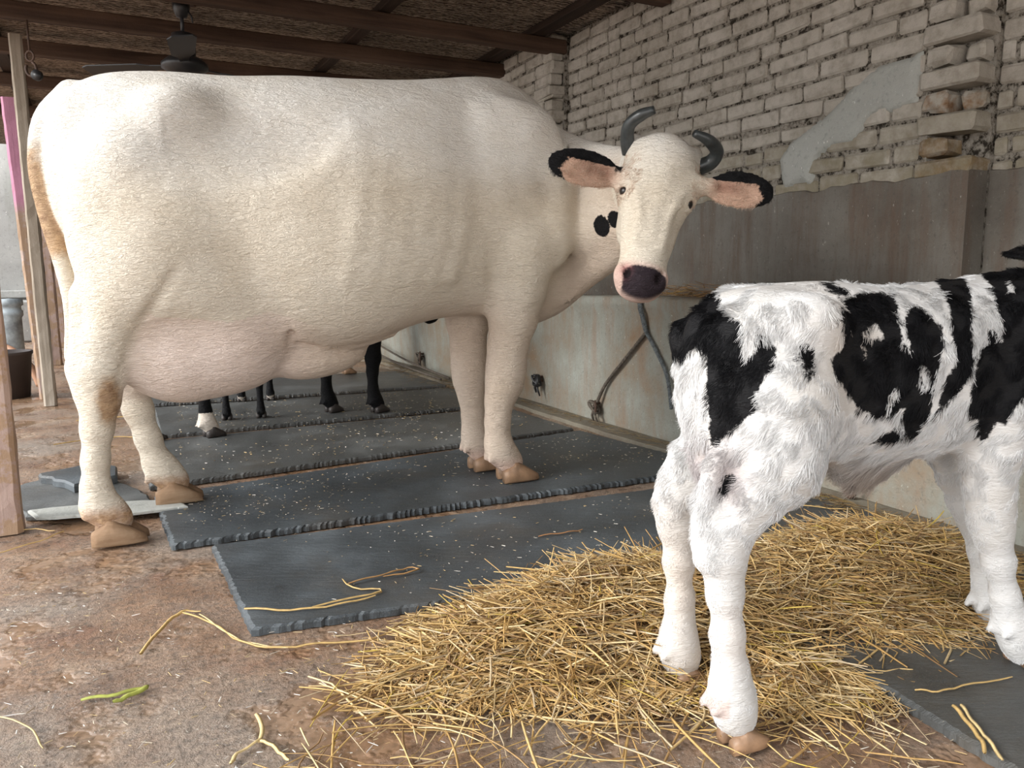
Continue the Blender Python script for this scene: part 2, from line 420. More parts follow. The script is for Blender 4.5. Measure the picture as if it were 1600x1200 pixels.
def m_post():
    m = NT('pink_painted_post'); v = m.obj(); g = m.noise(1, 5, .65, m.obj((22, 22, 1.3)), .6)
    base = m.ramp(g, [(.36, (.30, .215, .18)), (.64, (.47, .37, .32))])
    base = m.mix(m.ramp(m.noise(7, 6, .75, v), [(.45, 0.), (.52, .85)]), base, (.36, .24, .15))
    pk = m.ramp(m.math('ADD', m.attr('pink', 'Fac'), m.math('MULTIPLY', m.noise(9, 4, .6, v), .3)), [(.55, 0.), (.72, 1.)])
    base = m.mix(pk, base, (.52, .24, .35))
    return m.out(base, .7, m.bump(m.math('MULTIPLY_ADD', m.noise(30, 5, .7, v), .6, g), .5, .008), .3)
MT['pinkpost'] = m_post()

# ------------------------------------------------------------------ the shed
ROOF = 2.46
# floor: concrete slab with gentle unevenness
N_ = 140
gx, gy = np.linspace(-6, 5, N_), np.linspace(-3, 14, N_)
X_, Y_ = np.meshgrid(gx, gy, indexing='ij')
P_ = np.stack([X_.ravel(), Y_.ravel(), np.zeros(X_.size)], 1)
P_[:, 2] = -.004+.003*vnoise(P_, 3., 3)
i_ = np.arange(N_*N_).reshape(N_, N_)
floor = newobj('floor', P_, np.stack([i_[:-1, :-1], i_[1:, :-1], i_[1:, 1:], i_[:-1, 1:]], -1).reshape(-1, 4), MT['floor'], smooth=True, rz=SA)
tag(floor, kind='structure')
b = MB(); b.box((-2.5, 5, -.36), (40, 50, .5)); tag(b.build('ground', MT['floor'], rz=SA), kind='structure')

# brick wall in three steps, each further back towards the camera; one mesh per face run
BR = dict(L=.245, Hh=.083, g=.012)
def brick_run(n0, t0, t1, z0, z1, seed):
    """face plane x=n0, from t0 to t1"""
    r = random.Random(seed); v = []; f = []; bare = []; low = []; mb = MB()
    rows = int((z1-z0)/BR['Hh'])+1
    for i in range(rows):
        z = z0+i*BR['Hh']; off = (i % 2)*BR['L']*.5+r.uniform(-.02, .02); t = t0-off
        while t < t1:
            L = BR['L']*r.uniform(.86, 1.12)
            if r.random() < .12: L *= .55
            a, c = max(t, t0), min(t+L-BR['g'], t1)
            if c-a > .03:
                nb = len(mb.v); pr = r.uniform(0, .010); zz = z+r.uniform(-.004, .004)
                hgt = BR['Hh']-BR['g']*r.uniform(.9, 1.8)
                rt = Matrix.Rotation(r.uniform(-.015, .015), 3, 'X') @ Matrix.Rotation(r.uniform(-.02, .02), 3, 'Z')
                mb.box((n0+.05-pr, (a+c)/2, zz+hgt/2), (.10, c-a, hgt), rt, .0025, .009)
                k = len(mb.v)-nb
                ba = .15 if r.random() < .9 else .42
                bare += [ba]*k; low += [float(sst(np.array(z), 1.55, 1.28))]*k
            t += L
    return mb, bare, low
def build_bricks(name, mb, bare, low, label=None):
    me_v = mb.v
    o = newobj(name, mb.v, mb.f, MT['brick'], rz=SA)
    setattr_f(o, 'bare', bare); setattr_f(o, 'low', low); return tag(o, kind='structure')
WN = 2.90; T1, T2 = 1.83, 4.70    # mid run between T1 and T2
DZ = 1.225                        # top of the dark plaster dado
wall = empty('wall_right', rz=0); tag(wall, kind='structure')
allv = MB(); ba = []; lo_ = []
for (n0, t0, t1, sd) in ((WN, T1+.22, T2, 1), (WN+.13, -2.6, T1, 2), (WN-.13, T2, 11.0, 3)):
    mb, b1, l1 = brick_run(n0, t0, t1, DZ-.02, ROOF-.02, sd)
    allv.add(mb.v, mb.f); ba += b1; lo_ += l1
# the broken toothed ends, alternately long and short bricks showing their ends
r = random.Random(5)
for (nn, tt, far) in ((WN, T1, 0), (WN-.13, T2, 1)):
    i = 0; z = DZ-.01
    while z < ROOF-.06:
        nb = len(allv.v)
        full = i % 2 == 0; h = BR['Hh']-.012
        bare_v = (.60, .62, .15, .58, .12, .20, .45, .12, .2, .3, .1, .1, .2, .1, .1, .1)[min(i, 15)] if not far else .12
        if full:
            allv.box((nn+.068-r.uniform(.0, .02), tt+.115, z+h/2), (.135, .23, h), Matrix.Rotation(r.uniform(-.05, .05), 3, 'Z'), .004, .011)
        else:
            allv.box((nn+.052, tt+.165, z+h/2), (.11, .11, h), Matrix.Rotation(r.uniform(-.06, .06), 3, 'Z'), .006, .014)
            if r.random() < .75:
                allv.box((nn+.095, tt+.055, z+h/2), (.08, .085, h*.92), Matrix.Rotation(r.uniform(-.12, .12), 3, 'Z'), .006, .014)
        k = len(allv.v)-nb; ba += [bare_v]*k; lo_ += [float(sst(np.array(z), 1.55, 1.28))]*k
        z += BR['Hh']; i += 1
av = np.array([tuple(p) for p in allv.v]); ns_ = np.stack([vnoise(av, 34, 41), vnoise(av, 30, 42), vnoise(av, 36, 43)], 1)*np.array([.0025, .003, .0035]); av = av+ns_; av[:, 2] += .006*np.sin(av[:, 1]*2.3+av[:, 2]*5)
bo = newobj('brickwork', av, allv.f, MT['brick'], wall, rz=SA); setattr_f(bo, 'bare', ba); setattr_f(bo, 'low', lo_)
b = MB()   # mortar bed behind the bricks
b.box((WN+.007+.15, (T1+.22+T2)/2, 1.2), (.30, T2-T1-.16, 2.5)); b.box((WN+.105+.15, T1+.12, 1.2), (.30, .24, 2.5))
b.box((WN+.137+.15, (T1-2.6)/2, 1.2), (.30, T1+2.6, 2.5)); b.box((WN-.123+.20, (T2+.2+11)/2, 1.2), (.40, 11-T2-.2, 2.5))
b.box((WN-.03+.20, T2+.12, 1.2), (.40, .24, 2.5))
b.build('mortar_bed', MT['mortar'], wall, rz=SA)
# dado plaster with a ragged upper lip
def slab_face(mb, n0, t0, t1, z0, z1, th, seed, rag=.014, ends=True):
    r = random.Random(seed); k = max(2, int((t1-t0)/.035)); top = []
    h = 0
    for i in range(k+1):
        h += r.uniform(-rag, rag)*.6; h *= .85; top.append(z1+h+.008*math.sin(i*.5+seed))
    v = []
    for i in range(k+1):
        t = t0+(t1-t0)*i/k
        v += [(n0, t, z0), (n0, t, top[i]-.006), (n0+.012, t, top[i]), (n0+th, t, top[i]), (n0+th, t, z0)]
    f = []
    for i in range(k):
        for j in range(4): f.append((i*5+j, i*5+j+1, (i+1)*5+j+1, (i+1)*5+j))
    f += [(4, 3, 2, 1, 0), tuple(k*5+j for j in range(5))]
    mb.add(v, f)
b = MB(); slab_face(b, WN-.012, T1, T2, .3, DZ, .16, 1); slab_face(b, WN+.118, -2.6, T1+.02, .0, DZ+.01, .1, 2); slab_face(b, WN-.142, T2, 11, .3, DZ, .3, 3)
b.build('dado', MT['dado'], wall, rz=SA)
# smooth grey cement patch smeared over the bricks
def patch(poly, n0, th, name, mat):
    """poly in (t, z); inflated flat mound on the brick face"""
    g = 44; P = np.array(poly); lo, hi = P.min(0)-.03, P.max(0)+.03
    T, Z = np.meshgrid(np.linspace(lo[0], hi[0], g*2), np.linspace(lo[1], hi[1], g), indexing='ij')
    d = polysd(poly, T.ravel(), Z.ravel())+.018*vnoise(np.stack([T.ravel(), Z.ravel(), 0*T.ravel()], 1), 38, 4)
    x = n0-th*sst(-d, -.004, .03)+.016*(d > 0)
    v = np.stack([x, T.ravel(), Z.ravel()], 1); ii = np.arange(len(v)).reshape(T.shape); dd = d.reshape(T.shape)
    q = np.stack([ii[:-1, :-1], ii[1:, :-1], ii[1:, 1:], ii[:-1, 1:]], -1).reshape(-1, 4)
    q = q[(d[q] < .006).any(1)]
    return newobj(name, v, q[:, ::-1].copy(), mat, wall, smooth=True, rz=SA)
patch([(2.06, 1.70), (2.28, 1.68), (2.40, 1.62), (2.50, 1.52), (2.70, 1.46), (2.78, 1.38), (2.72, 1.25), (2.58, 1.25), (2.56, 1.38), (2.38, 1.42), (2.22, 1.50), (2.06, 1.50)], WN-.006, .010, 'cement_patch', MT['patch'])

# ceiling and roof timbers
b = MB(); b.box((.95, 4.0, ROOF+.03), (4.2, 15, .05)); tag(b.build('ceiling', MT['ceiling'], rz=SA), kind='structure')
tb = [(.75, 'nearest'), (2.2, 'second'), (3.62, 'third'), (4.72, 'fourth'), (5.44, 'fifth'), (6.27, 'sixth'), (7.3, 'seventh'), (8.6, 'eighth')]
nm = {3.62: 'brown roof beam highest in the picture, crossing its top edge', 4.72: 'brown roof beam just in front of the ceiling fan rod, meeting the wall by the brick step',
      5.44: 'brown roof beam passing behind the ceiling fan, starting from the pink post', 6.27: 'brown roof beam low above the cow rump, behind the hanging hook'}
for t, q in tb:
    if t < 3: continue
    if t > 6.5: lab = 'dark roof beam far back, hidden low behind the cow back, %s from the front' % q
    else: lab = nm[t]
    b = MB(); b.box((.98, t, 2.366), (3.8, .085 if t < 6 else .09, .09), bev=.006); o = b.build('roof_beam', MT['beam'], rz=SA)
    tag(o, lab, 'beam', 'roof beams crossing to the brick wall')
b = MB(); b.box((1.60, 3.9, 2.438), (.085, 12.0, .046), bev=.006); tag(b.build('purlin', MT['purlin'], rz=SA), 'dark purlin running lengthwise under the matting above the middle of the cow', 'purlin', 'lengthwise purlins')
b = MB(); b.box((2.66, 3.9, 2.438), (.11, 12.0, .046), bev=.006); tag(b.build('purlin', MT['purlin'], rz=SA), 'dark purlin running lengthwise along the top of the brick wall', 'purlin', 'lengthwise purlins')
b = MB(); b.box((-.55, 3.9, 2.438), (.09, 12.0, .046), bev=.006); tag(b.build('purlin', MT['purlin'], rz=SA), 'dark purlin running lengthwise over the row of posts', 'purlin', 'lengthwise purlins')

# far end wall, yard
b = MB(); b.box((-1.2, 12.6, 1.5), (9.0, .2, 3.0), bev=.01); b.box((-1.2, 12.56, .62), (9.0, .3, .10), bev=.01); tag(b.build('wall_back', MT['yard'], rz=SA), kind='structure')
b = MB(); b.box((1.2, 11.1, 1.9), (3.6, .12, 1.3)); tag(b.build('wall_gable', MT['purlin'], rz=SA), kind='structure')  # dark colour paints in the gloom at the shed's end

# ------------------------------------------------------------------ manger
TF = 2.40
b = MB()
k = 60; vs = []; fs = []
prof = [(TF+.01, 0), (TF+.004, .06), (TF-.004, .35), (TF-.006, .64), (TF-.020, .675), (TF-.020, .715), (TF-.008, .728), (TF+.09, .730), (TF+.105, .718), (TF+.11, .45)]
for i in range(k+1):
    t = -1.4+12.2*i/k; w_ = .006*math.sin(t*3.1)+.004*math.sin(t*7.7+1)
    for x, z in prof: vs.append((x+w_, t, z+(.006*math.sin(t*4.3+z) if z > .5 else 0)))
np_ = len(prof)
for i in range(k):
    for j in range(np_-1): fs.append((i*np_+j, i*np_+j+1, (i+1)*np_+j+1, (i+1)*np_+j))
b.add(vs, fs); fs2 = None
b.add([(TF, -1.4, 0), (TF, -1.4, .72), (TF+.1, -1.4, .72), (TF+.1, -1.4, 0)], [(0, 1, 2, 3)])
trough = b.build('feed_trough', MT['trough'], rz=SA)
for p in trough.data.polygons: p.use_smooth = True
tag(trough, 'long plastered feed trough with stained front along the brick wall', 'trough')
MT['curb'] = m_plaster('dusty_kerb', (.13, .11, .085), (.20, .18, .14), (.26, .24, .19), (.14, .10, .07), .4, 1.5, .8)
b = MB()
vs = []; fs = []; k = 80; r = random.Random(3)
for i in range(k+1):
    t = -1.4+12.2*i/k; o_ = r.uniform(-.008, .008)+(.05*sst(np.array(t), 2.2, 3.4))
    for x, z in ((TF-.075-o_, -.01), (TF-.068-o_, .016), (TF-.01, .024), (TF+.03, .02)): vs.append((x, t, z))
for i in range(k):
    for j in range(3): fs.append((i*4+j, i*4+j+1, (i+1)*4+j+1, (i+1)*4+j))
b.add(vs, fs); tag(b.build('trim_trough_foot', MT['curb'], rz=SA), kind='structure')

# ------------------------------------------------------------------ rubber mats
def mat_slab(corners, mat, label, z=0.0, th=.022, seed=1, rag=.003, name='rubber_mat', step=.009, group='rubber floor mats'):
    """corners in world x,y, ccw"""
    r = random.Random(seed); P = [Vector((*c, 0)) for c in corners]; ring = []
    for i in range(len(P)):
        a, c = P[i], P[(i+1) % len(P)]; n = max(2, int((c-a).length/step))
        nrm = (c-a).normalized().cross(Vector((0, 0, 1)))
        for j in range(n): ring.append(a+(c-a)*(j/n)+nrm*r.uniform(-rag, rag)*(1 if j else .3))
    c0 = sum(ring, Vector())/len(ring); loc = Vector((c0.x, c0.y, z))
    m = len(ring); v = []; inn = [c0+(p-c0)*(1-.010/max(.2, (p-c0).length)) for p in ring]
    for p, q in zip(ring, inn):
        v += [(p.x-c0.x, p.y-c0.y, 0), (p.x-c0.x, p.y-c0.y, th*.7), (q.x-c0.x, q.y-c0.y, th)]
    f = []
    for i in range(m):
        j = (i+1) % m
        for a in range(2): f.append((i*3+a, j*3+a, j*3+a+1, i*3+a+1))
    f.append(tuple(i*3+2 for i in range(m))); f.append(tuple(i*3 for i in reversed(range(m))))
    o = newobj(name, v, f, mat, loc=loc); return tag(o, label, 'mat', group)
mat_slab([(-.945, 2.31), (-.630, 1.735), (.13, 1.985), (1.28, 2.52), (.96, 3.06)], MT['rubber'], 'front black rubber mat, its near edge under the straw pile', seed=1)
mat_slab([(-1.075, 2.323), (.72, 3.14), (.80, 3.37), (.36, 4.02), (-1.38, 2.86)], MT['rubber'], 'black rubber mat under the front hooves of the white cow, a torn near edge', seed=2, z=.0, rag=.006)
mat_slab([(-1.46, 3.0), (.33, 4.08), (.10, 4.50), (-.03, 4.76), (-1.80, 3.87), (-1.62, 3.30)], MT['rubber_dusty'], 'grey dusty rubber mat directly behind the white cow front legs', seed=3)
mat_slab([(-1.86, 3.98), (-.10, 4.88), (-.45, 5.60), (-2.30, 4.85)], MT['rubber_dusty'], 'dusty rubber mat under the black legs behind the white cow', seed=4)
mat_slab([(-2.38, 5.0), (-.50, 5.75), (-.95, 6.60), (-2.9, 5.95)], MT['rubber_dusty'], 'farthest rubber mat, strewn with chaff', seed=5)
mat_slab([(.745, 1.46), (.86, 1.15), (2.0, 1.66), (1.62, 2.16), (.62, 1.70)], MT['rubber_dusty'], 'grey rubber mat in the right corner beneath the calf forefeet', seed=6)
mat_slab([(-2.05, 2.95), (-1.73, 2.63), (-1.28, 2.71), (-1.47, 2.95), (-1.9, 3.35)], MT['rubber_dusty'], 'worn rubber mat piece beside the near wooden post', seed=7, rag=.008, th=.018, step=.04)
o = mat_slab([(-1.97, 3.10), (-1.72, 2.92), (-1.62, 3.06), (-1.70, 3.22), (-1.86, 3.26)], MT['rubber'], 'torn folded scrap of black rubber lying on the worn mat', seed=8, rag=.012, th=.032, z=.019, step=.05)
o['group'] = ''; del o['group']
o = mat_slab([(-1.74, 2.66), (-1.66, 2.58), (-1.35, 2.62), (-1.18, 2.70), (-1.25, 2.78), (-1.5, 2.76)], MT['patch'], 'thin grey slate slab by the near wooden post', seed=9, rag=.006, th=.012, z=.019, name='stone_slab', step=.06); del o['group']; o['category'] = 'slab'

# ------------------------------------------------------------------ posts
def post(name, base, top, w_, d_, mat, label, pink=False, cat='post', group=None, bev=.006):
    a, c = Vector(base), Vector(top); L = (c-a).length; n = max(6, int(L/.06)); v = []; r = random.Random(int(abs(base[0])*1000))
    for i in range(n+1):
        z = i/n*(c.z-a.z); off = (c-a)*(i/n)
        for (x, y) in ((-1, -.7), (-.7, -1), (.7, -1), (1, -.7), (1, .7), (.7, 1), (-.7, 1), (-1, .7)):
            j = r.uniform(-.002, .002)
            v.append((off.x+x*w_/2+j, off.y+y*d_/2+j, off.z))
    f = [(i*8+k, i*8+(k+1) % 8, (i+1)*8+(k+1) % 8, (i+1)*8+k) for i in range(n) for k in range(8)]
    f += [tuple(range(7, -1, -1)), tuple(n*8+k for k in range(8))]
    o = newobj(name, v, f, mat, loc=a, rz=SA)
    if pink:
        z = np.array([q[2] for q in v]); setattr_f(o, 'pink', sst(z, .95, 1.7))
    return tag(o, label, cat, group)
# rz turns the cross-section only: offsets are rotated too, so tops are given as leans in shed axes
def lean(base, dn, dt, h): return (base[0]+dn, base[1]+dt, base[2]+h)
B1_ = (-1.722, 2.52, 0); post('wooden_post', B1_, lean(B1_, 0, 0, 2.36), .095, .095, MT['post'], 'nearest peeling wooden post at the left edge, beside the white cow hind hooves', group=None)
B2_ = (-3.30, 5.40, 0)
p2 = post('wooden_post', B2_, lean(B2_, -.055, 0, 2.04), .105, .10, MT['pinkpost'], 'wooden post with bright pink paint on its upper half', True)
b = MB(); b.tube([(-.10, 0, 1.93), (.17, 0, 1.93)], .007, 8); b.build('bolt', MT['iron'], p2)
for (nn, tt, wd, lab) in ((-.62, 5.62, .12, 'wide pale weathered plank standing left of the pink post and reaching the ceiling'), (-.76, 5.50, .11, 'outermost pale plank at the left edge, ending above the yard wall')):
    p = SH(nn, tt); post('wooden_plank', (p.x, p.y, 1.15), (p.x, p.y, 2.37), wd, .03, MT['pale'], lab, cat='plank')
for (nn, tt, w_, lab) in ((-.40, 5.95, .075, 'tall pale wooden post just behind the pink post'), (-.50, 8.7, .10, 'thin peeling post second behind the pink post, half hidden by the tail'), (-.55, 10.9, .11, 'farthest thin post, last of the row before the yard wall')):
    p = SH(nn, tt); post('wooden_post', (p.x, p.y, 0), (p.x, p.y, 2.36), w_, w_, MT['pale'] if tt < 6 else MT['post'], lab)

# ------------------------------------------------------------------ coats
def m_coat(name, bumpy=1.0, fleck=True):
    """pigment from vertex attributes: 'tint' colour, 'dark' signed patch field (negative = black patch), 'stain'"""
    m = NT(name); v = m.obj(); tint = m.attr('tint'); a = m.noise(7, 4, .6, v)
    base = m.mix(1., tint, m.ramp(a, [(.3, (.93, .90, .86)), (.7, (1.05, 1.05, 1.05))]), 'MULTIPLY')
    st = m.attr('stain', 'Fac')
    sk = m.ramp(m.math('ADD', m.math('MULTIPLY', st, 1.), m.math('MULTIPLY', m.noise(26, 5, .7, v), .6)), [(.62, 0.), (.95, .9)])
    base = m.mix(sk, base, m.ramp(m.noise(40, 4, .6, v), [(.35, (.30, .17, .085)), (.65, (.52, .34, .19))]))
    if fleck:
        fk = m.ramp(m.noise(13, 6, .8, m.obj((1.0, 1.0, .6))), [(.735, 0.), (.76, .5)])
        base = m.mix(fk, base, (.34, .27, .20))
    dk = m.math('ADD', m.attr('dark', 'Fac'), m.math('MULTIPLY', m.math('SUBTRACT', m.noise(70, 4, .7, v), .5), .022))
    k = m.ramp(m.math('MULTIPLY_ADD', dk, 20., .5), [(.46, 1.), (.54, 0.)])
    base = m.mix(k, base, (.006, .006, .007))
    # short hair: fine strokes that follow the body
    h1 = m.noise(1, 3, .6, m.obj((45, 60, 150), (0, .7, 0)), 1.5); h2 = m.noise(1, 3, .5, m.obj((14, 22, 34), (0, .8, 0)), 1.)
    nb = m.bump(h2, .6*bumpy, .013); nb = m.bump(h1, .85*bumpy, .008, nb)
    m.b.inputs['Subsurface Weight'].default_value = 0.0
    m.b.inputs['Sheen Weight'].default_value = 0
    return m.out(base, .68, nb, .2)
MT['coat'] = m_coat('short_coat')
MT['hoof'] = plain('hoof_horn', (.30, .18, .105), .5, 22, .6, .005, .65)
MT['hoof_muddy'] = m_wood('muddy_hoof', (.09, .055, .035), (.27, .17, .10), (.40, .28, .18), 0, .7)
MT['hoof_dark'] = plain('dark_hoof', (.035, .028, .025), .5, 60)
MT['hornm'] = plain('slate_horn', (.042, .048, .050), .30, 50, .25, .002, .5)
MT['eye'] = plain('dark_eye', (.012, .008, .007), .3, 10, 0, .001, .1)
MT['nose'] = None

# ------------------------------------------------------------------ hooves (two claws, a child of each animal)
def claw_mesh(L=.140, Wd=.108, Hh=.078, toe=0.0, dew=False):
    """heel at -L*.45, toe at +L*.55 along x, sole at z=0"""
    v = []; f = []
    for sgn in (-1, 1):
        base = len(v); y0 = sgn*Wd*.26; prof = []
        NL = 9; NR = 12
        for i in range(NL):
            u = i/(NL-1); x = -L*.42+L*.97*u
            hw = Wd*.245*(math.sin(math.pi*min(1, (.16+u*.84)))**.5 if u < .55 else (1-((u-.55)/.45)**2.2*.80))
            top = Hh*(.55+.45*u/.42) if u < .42 else Hh*(1.0-((u-.42)/.58)**1.05*.72)
            yy = y0+sgn*(.004-.010*u*u)
            for k in range(NR):
                a = 2*math.pi*k/NR; ca, sa = math.cos(a), math.sin(a)
                z = top/2+top/2*(abs(sa)**.55)*(1 if sa > 0 else -1)
                taper = 1-.16*(z/Hh)
                v.append((x-.012*z/Hh*(u > .3), yy+hw*taper*(abs(ca)**.7)*(1 if ca > 0 else -1), z))
        for i in range(NL-1):
            for k in range(NR): f.append((base+i*NR+k, base+i*NR+(k+1) % NR, base+(i+1)*NR+(k+1) % NR, base+(i+1)*NR+k))
        f.append(tuple(base+k for k in range(NR-1, -1, -1))); f.append(tuple(base+(NL-1)*NR+k for k in range(NR)))
    return v, f
def hoof(parent, x, y, z=0, rz=0, s=1.0, mat='hoof', pitch=0, name='hoof', label=None):
    v, f = claw_mesh(); v = [(Vector(p)*s) for p in v]
    o = newobj(name, v, f, MT[mat], parent, smooth=True, loc=(x, y, z)); o.rotation_euler = (0, pitch, rz)
    bm = bmesh.new(); bm.from_mesh(o.data); bmesh.ops.recalc_face_normals(bm, faces=bm.faces); bm.to_mesh(o.data); bm.free()
    if label: o['label'] = label
    return o
def dewclaw(vol, x, y, z, r=.014, dx=-.010):
    vol.chain([(x, y, z+.008, r), (x+dx, y, z-.012, r*.75)], .012)

# ------------------------------------------------------------------ the white cow.  local x: forward, y: to its left, z: up
CO = (-.685, 2.86); CA = math.radians(24)
def w2l(p, O=CO, A=CA):
    dx, dy = p[0]-O[0], p[1]-O[1]
    return np.array([dx*math.cos(A)+dy*math.sin(A), -dx*math.sin(A)+dy*math.cos(A), p[2]])
HRES = .0075
def head_frame(P0, Mz, roll):
    """face axis a (poll to muzzle), lateral w (towards viewer's right), normal n (out of the face)"""
    a = (Mz-P0); L = np.linalg.norm(a); a = a/L
    w_ = np.array(roll, float); w_ -= a*(w_@a); w_ /= np.linalg.norm(w_); n = np.cross(a, w_)
    return a, w_, n, L
def build_head(V, P0, a, w_, n, L, ears, k=.03):
    sc = L/.56
    def H(u, v_, q): return P0+a*u*sc+w_*v_*sc+n*q*sc
    R3 = np.array([w_, a, n])
    def E(u, v_, q, rw, ra, rn, kk=.03, sub=False): V.ell(H(u, v_, q), np.array([rw, ra, rn])*sc, kk*sc, R3, sub)
    # skull, cheeks, nose
    E(.06, 0, -.03, .118, .085, .095, .05); E(.16, 0, -.04, .118, .13, .105, .05); E(.13, 0, .00, .095, .13, .06, .04)
    for s_ in (-1, 1):
        E(.185, s_*.082, -.005, .042, .055, .045, .04)          # brow over the eye
        E(.235, s_*.062, -.11, .038, .10, .085, .05)            # cheek and jaw
        V.chain([(*H(.26, s_*.070, -.02), .024*sc), (*H(.38, s_*.055, -.015), .016*sc)], .03)
    V.chain([(*H(.20, 0, -.03), .088*sc), (*H(.34, 0, -.015), .064*sc), (*H(.44, 0, -.012), .060*sc), (*H(.475, 0, -.012), .062*sc)], .04, lat=w_, q=1.12, ik=.04)
    V.chain([(*H(.28, 0, -.13), .060*sc), (*H(.42, 0, -.085), .042*sc), (*H(.515, 0, -.060), .036*sc)], .04, lat=w_, q=1.25)
    E(.495, 0, -.012, .083, .050, .055, .03); E(.525, 0, -.02, .066, .036, .045, .02)
    for s_ in (-1, 1):
        E(.490, s_*.056, .010, .030, .036, .030, .015)           # nostril wings
        E(.495, s_*.050, .047, .011, .017, .02, .008, True)     # nostril
        E(.470, s_*.062, .034, .006, .014, .012, .006, True)
        E(.207, s_*.114, .010, .017, .022, .020, .008, True)    # eye socket
        V.chain([(*H(.22, s_*.058, .045), .003*sc), (*H(.31, s_*.048, .044), .003*sc), (*H(.40, s_*.042, .040), .002*sc)], .03)
        for q_ in range(4): V.chain([(*H(.150+.016*q_, s_*(.098-.006*q_), .036+.006*q_), .002*sc), (*H(.195+.02*q_, s_*(.078-.008*q_), .052), .004*sc), (*H(.245+.012*q_, s_*(.080-.008*q_), .046), .002*sc)], .008)
        V.chain([(*H(.200, s_*.092, .036), .008*sc), (*H(.190, s_*.108, .028), .0095*sc), (*H(.195, s_*.124, .012), .009*sc), (*H(.205, s_*.130, -.008), .007*sc)], .008)
        V.chain([(*H(.224, s_*.094, .026), .006*sc), (*H(.232, s_*.106, .016), .007*sc), (*H(.228, s_*.122, .000), .006*sc)], .008)
        V.chain([(*H(.045, s_*.085, -.03), .035*sc), (*H(.005, s_*.105, -.035), .026*sc)], .03)  # horn bosses
    E(.012, 0, -.03, .055, .030, .045, .04)
    for (base, tip, up, nrm, ln, wd) in ears:
        base, tip = np.array(base), np.array(tip); ex = (tip-base); ll = np.linalg.norm(ex); ex /= ll
        nn = np.array(nrm, float); nn -= ex*(nn@ex); nn /= np.linalg.norm(nn); ey = np.cross(nn, ex)
        c = base+ex*ll*.56
        V.chain([(*(base-ex*.03), .036*sc), (*(base+ex*.035-nn*.006), .026*sc)], .03)
        V.ell(c-nn*.010, (ll*.50, wd, .0145), .012, np.array([ex, ey, nn]), cup=5.0)
    return H
def leaf_ear(parent): pass

V = Vol((-1.02, -1.02, -.02), (1.55, .42, 1.68), HRES)
V.trunk([(-.862, 1.30, 1.18, 1.06, .05), (-.825, 1.40, 1.17, .98, .11), (-.755, 1.462, 1.16, .88, .18), (-.66, 1.500, 1.15, .76, .245), (-.50, 1.518, 1.12, .69, .285), (-.30, 1.522, 1.06, .63, .315),
         (-.10, 1.540, 1.00, .575, .345), (.10, 1.548, .99, .585, .355), (.30, 1.562, 1.02, .655, .335), (.45, 1.582, 1.05, .685, .295), (.60, 1.602, 1.08, .69, .25), (.75, 1.590, 1.08, .69, .185), (.88, 1.51, 1.08, .72, .125), (.95, 1.40, 1.08, .80, .07), (.98, 1.3, 1.08, .9, .03)], .03)
V.F[:] = V.F
for s_ in (-1, 1):
    V.ell((-.605, s_*.182, 1.00), (.205, .120, .31), .07)            # thigh
    V.ell((-.47, s_*.235, 1.36), (.085, .050, .055), .12)          # hook bone
    V.ell((-.768, s_*.10, 1.34), (.055, .045, .05), .06)             # pin bone
    V.ell((-.62, s_*.215, 1.22), (.07, .05, .07), .08)              # thurl
    V.ell((.66, s_*.185, 1.22), (.14, .075, .27), .09)              # shoulder blade
    V.ell((.845, s_*.190, 1.09), (.100, .078, .22), .045)            # point of shoulder
    V.ell((.77, s_*.17, 1.32), (.12, .07, .16), .08)
    V.ell((.70, s_*.165, .93), (.12, .09, .15), .07)                # upper arm
    V.chain([(.55, s_*.17, 1.42, .02), (.74, s_*.215, 1.12, .022)], .07)
    V.ell((-.24, s_*.332, 1.30), (.13, .035, .085), .13, sub=True)   # hollow in front of the hook bone
for i in range(6):
    x = .10+.075*i
    V.chain([(x-.02, -.255+.012*i, 1.30, .006), (x-.05, -.324+.010*i, 1.02, .006), (x-.09, -.298+.006*i, .85, .004)], .07)
# legs: near (right) side is y<0
V.chain([(-.60, -.195, .93, .14), (-.660, -.190, .80, .108), (-.718, -.178, .66, .078), (-.747, -.17, .56, .073), (-.755, -.17, .47, .058), (-.768, -.17, .38, .045), (-.780, -.17, .28, .038), (-.786, -.17, .19, .041), (-.780, -.17, .130, .054), (-.750, -.17, .098, .047), (-.732, -.17, .075, .046)], .05, lat=(0, 1, 0), q=.82, ik=.03)
V.chain([(-.78, -.17, .80, .035), (-.802, -.17, .66, .022), (-.812, -.17, .575, .030), (-.796, -.17, .50, .026)], .035)
V.ell((-.50, -.235, .92), (.11, .06, .15), .12)
V.chain([(-.60, .17, .95, .15), (-.64, .165, .80, .11), (-.70, .16, .66, .078), (-.70, .16, .57, .072), (-.685, .16, .48, .058), (-.660, .16, .38, .048), (-.635, .16, .27, .042), (-.612, .16, .18, .046), (-.595, .16, .150, .053), (-.570, .16, .118, .047), (-.552, .16, .096, .046)], .05, lat=(0, 1, 0), q=.82, ik=.03)
V.chain([(-.74, .16, .78, .035), (-.772, .16, .66, .022), (-.775, .16, .585, .030), (-.75, .16, .51, .026)], .035)
V.chain([(.72, -.16, .95, .12), (.715, -.145, .80, .112), (.70, -.13, .68, .095), (.680, -.12, .57, .078), (.672, -.12, .485, .077), (.662, -.12, .42, .072), (.640, -.12, .35, .054), (.632, -.12, .27, .048), (.632, -.12, .19, .050), (.644, -.12, .150, .056), (.672, -.12, .118, .048), (.692, -.12, .096, .046)], .05, lat=(0, 1, 0), q=.86, ik=.03)
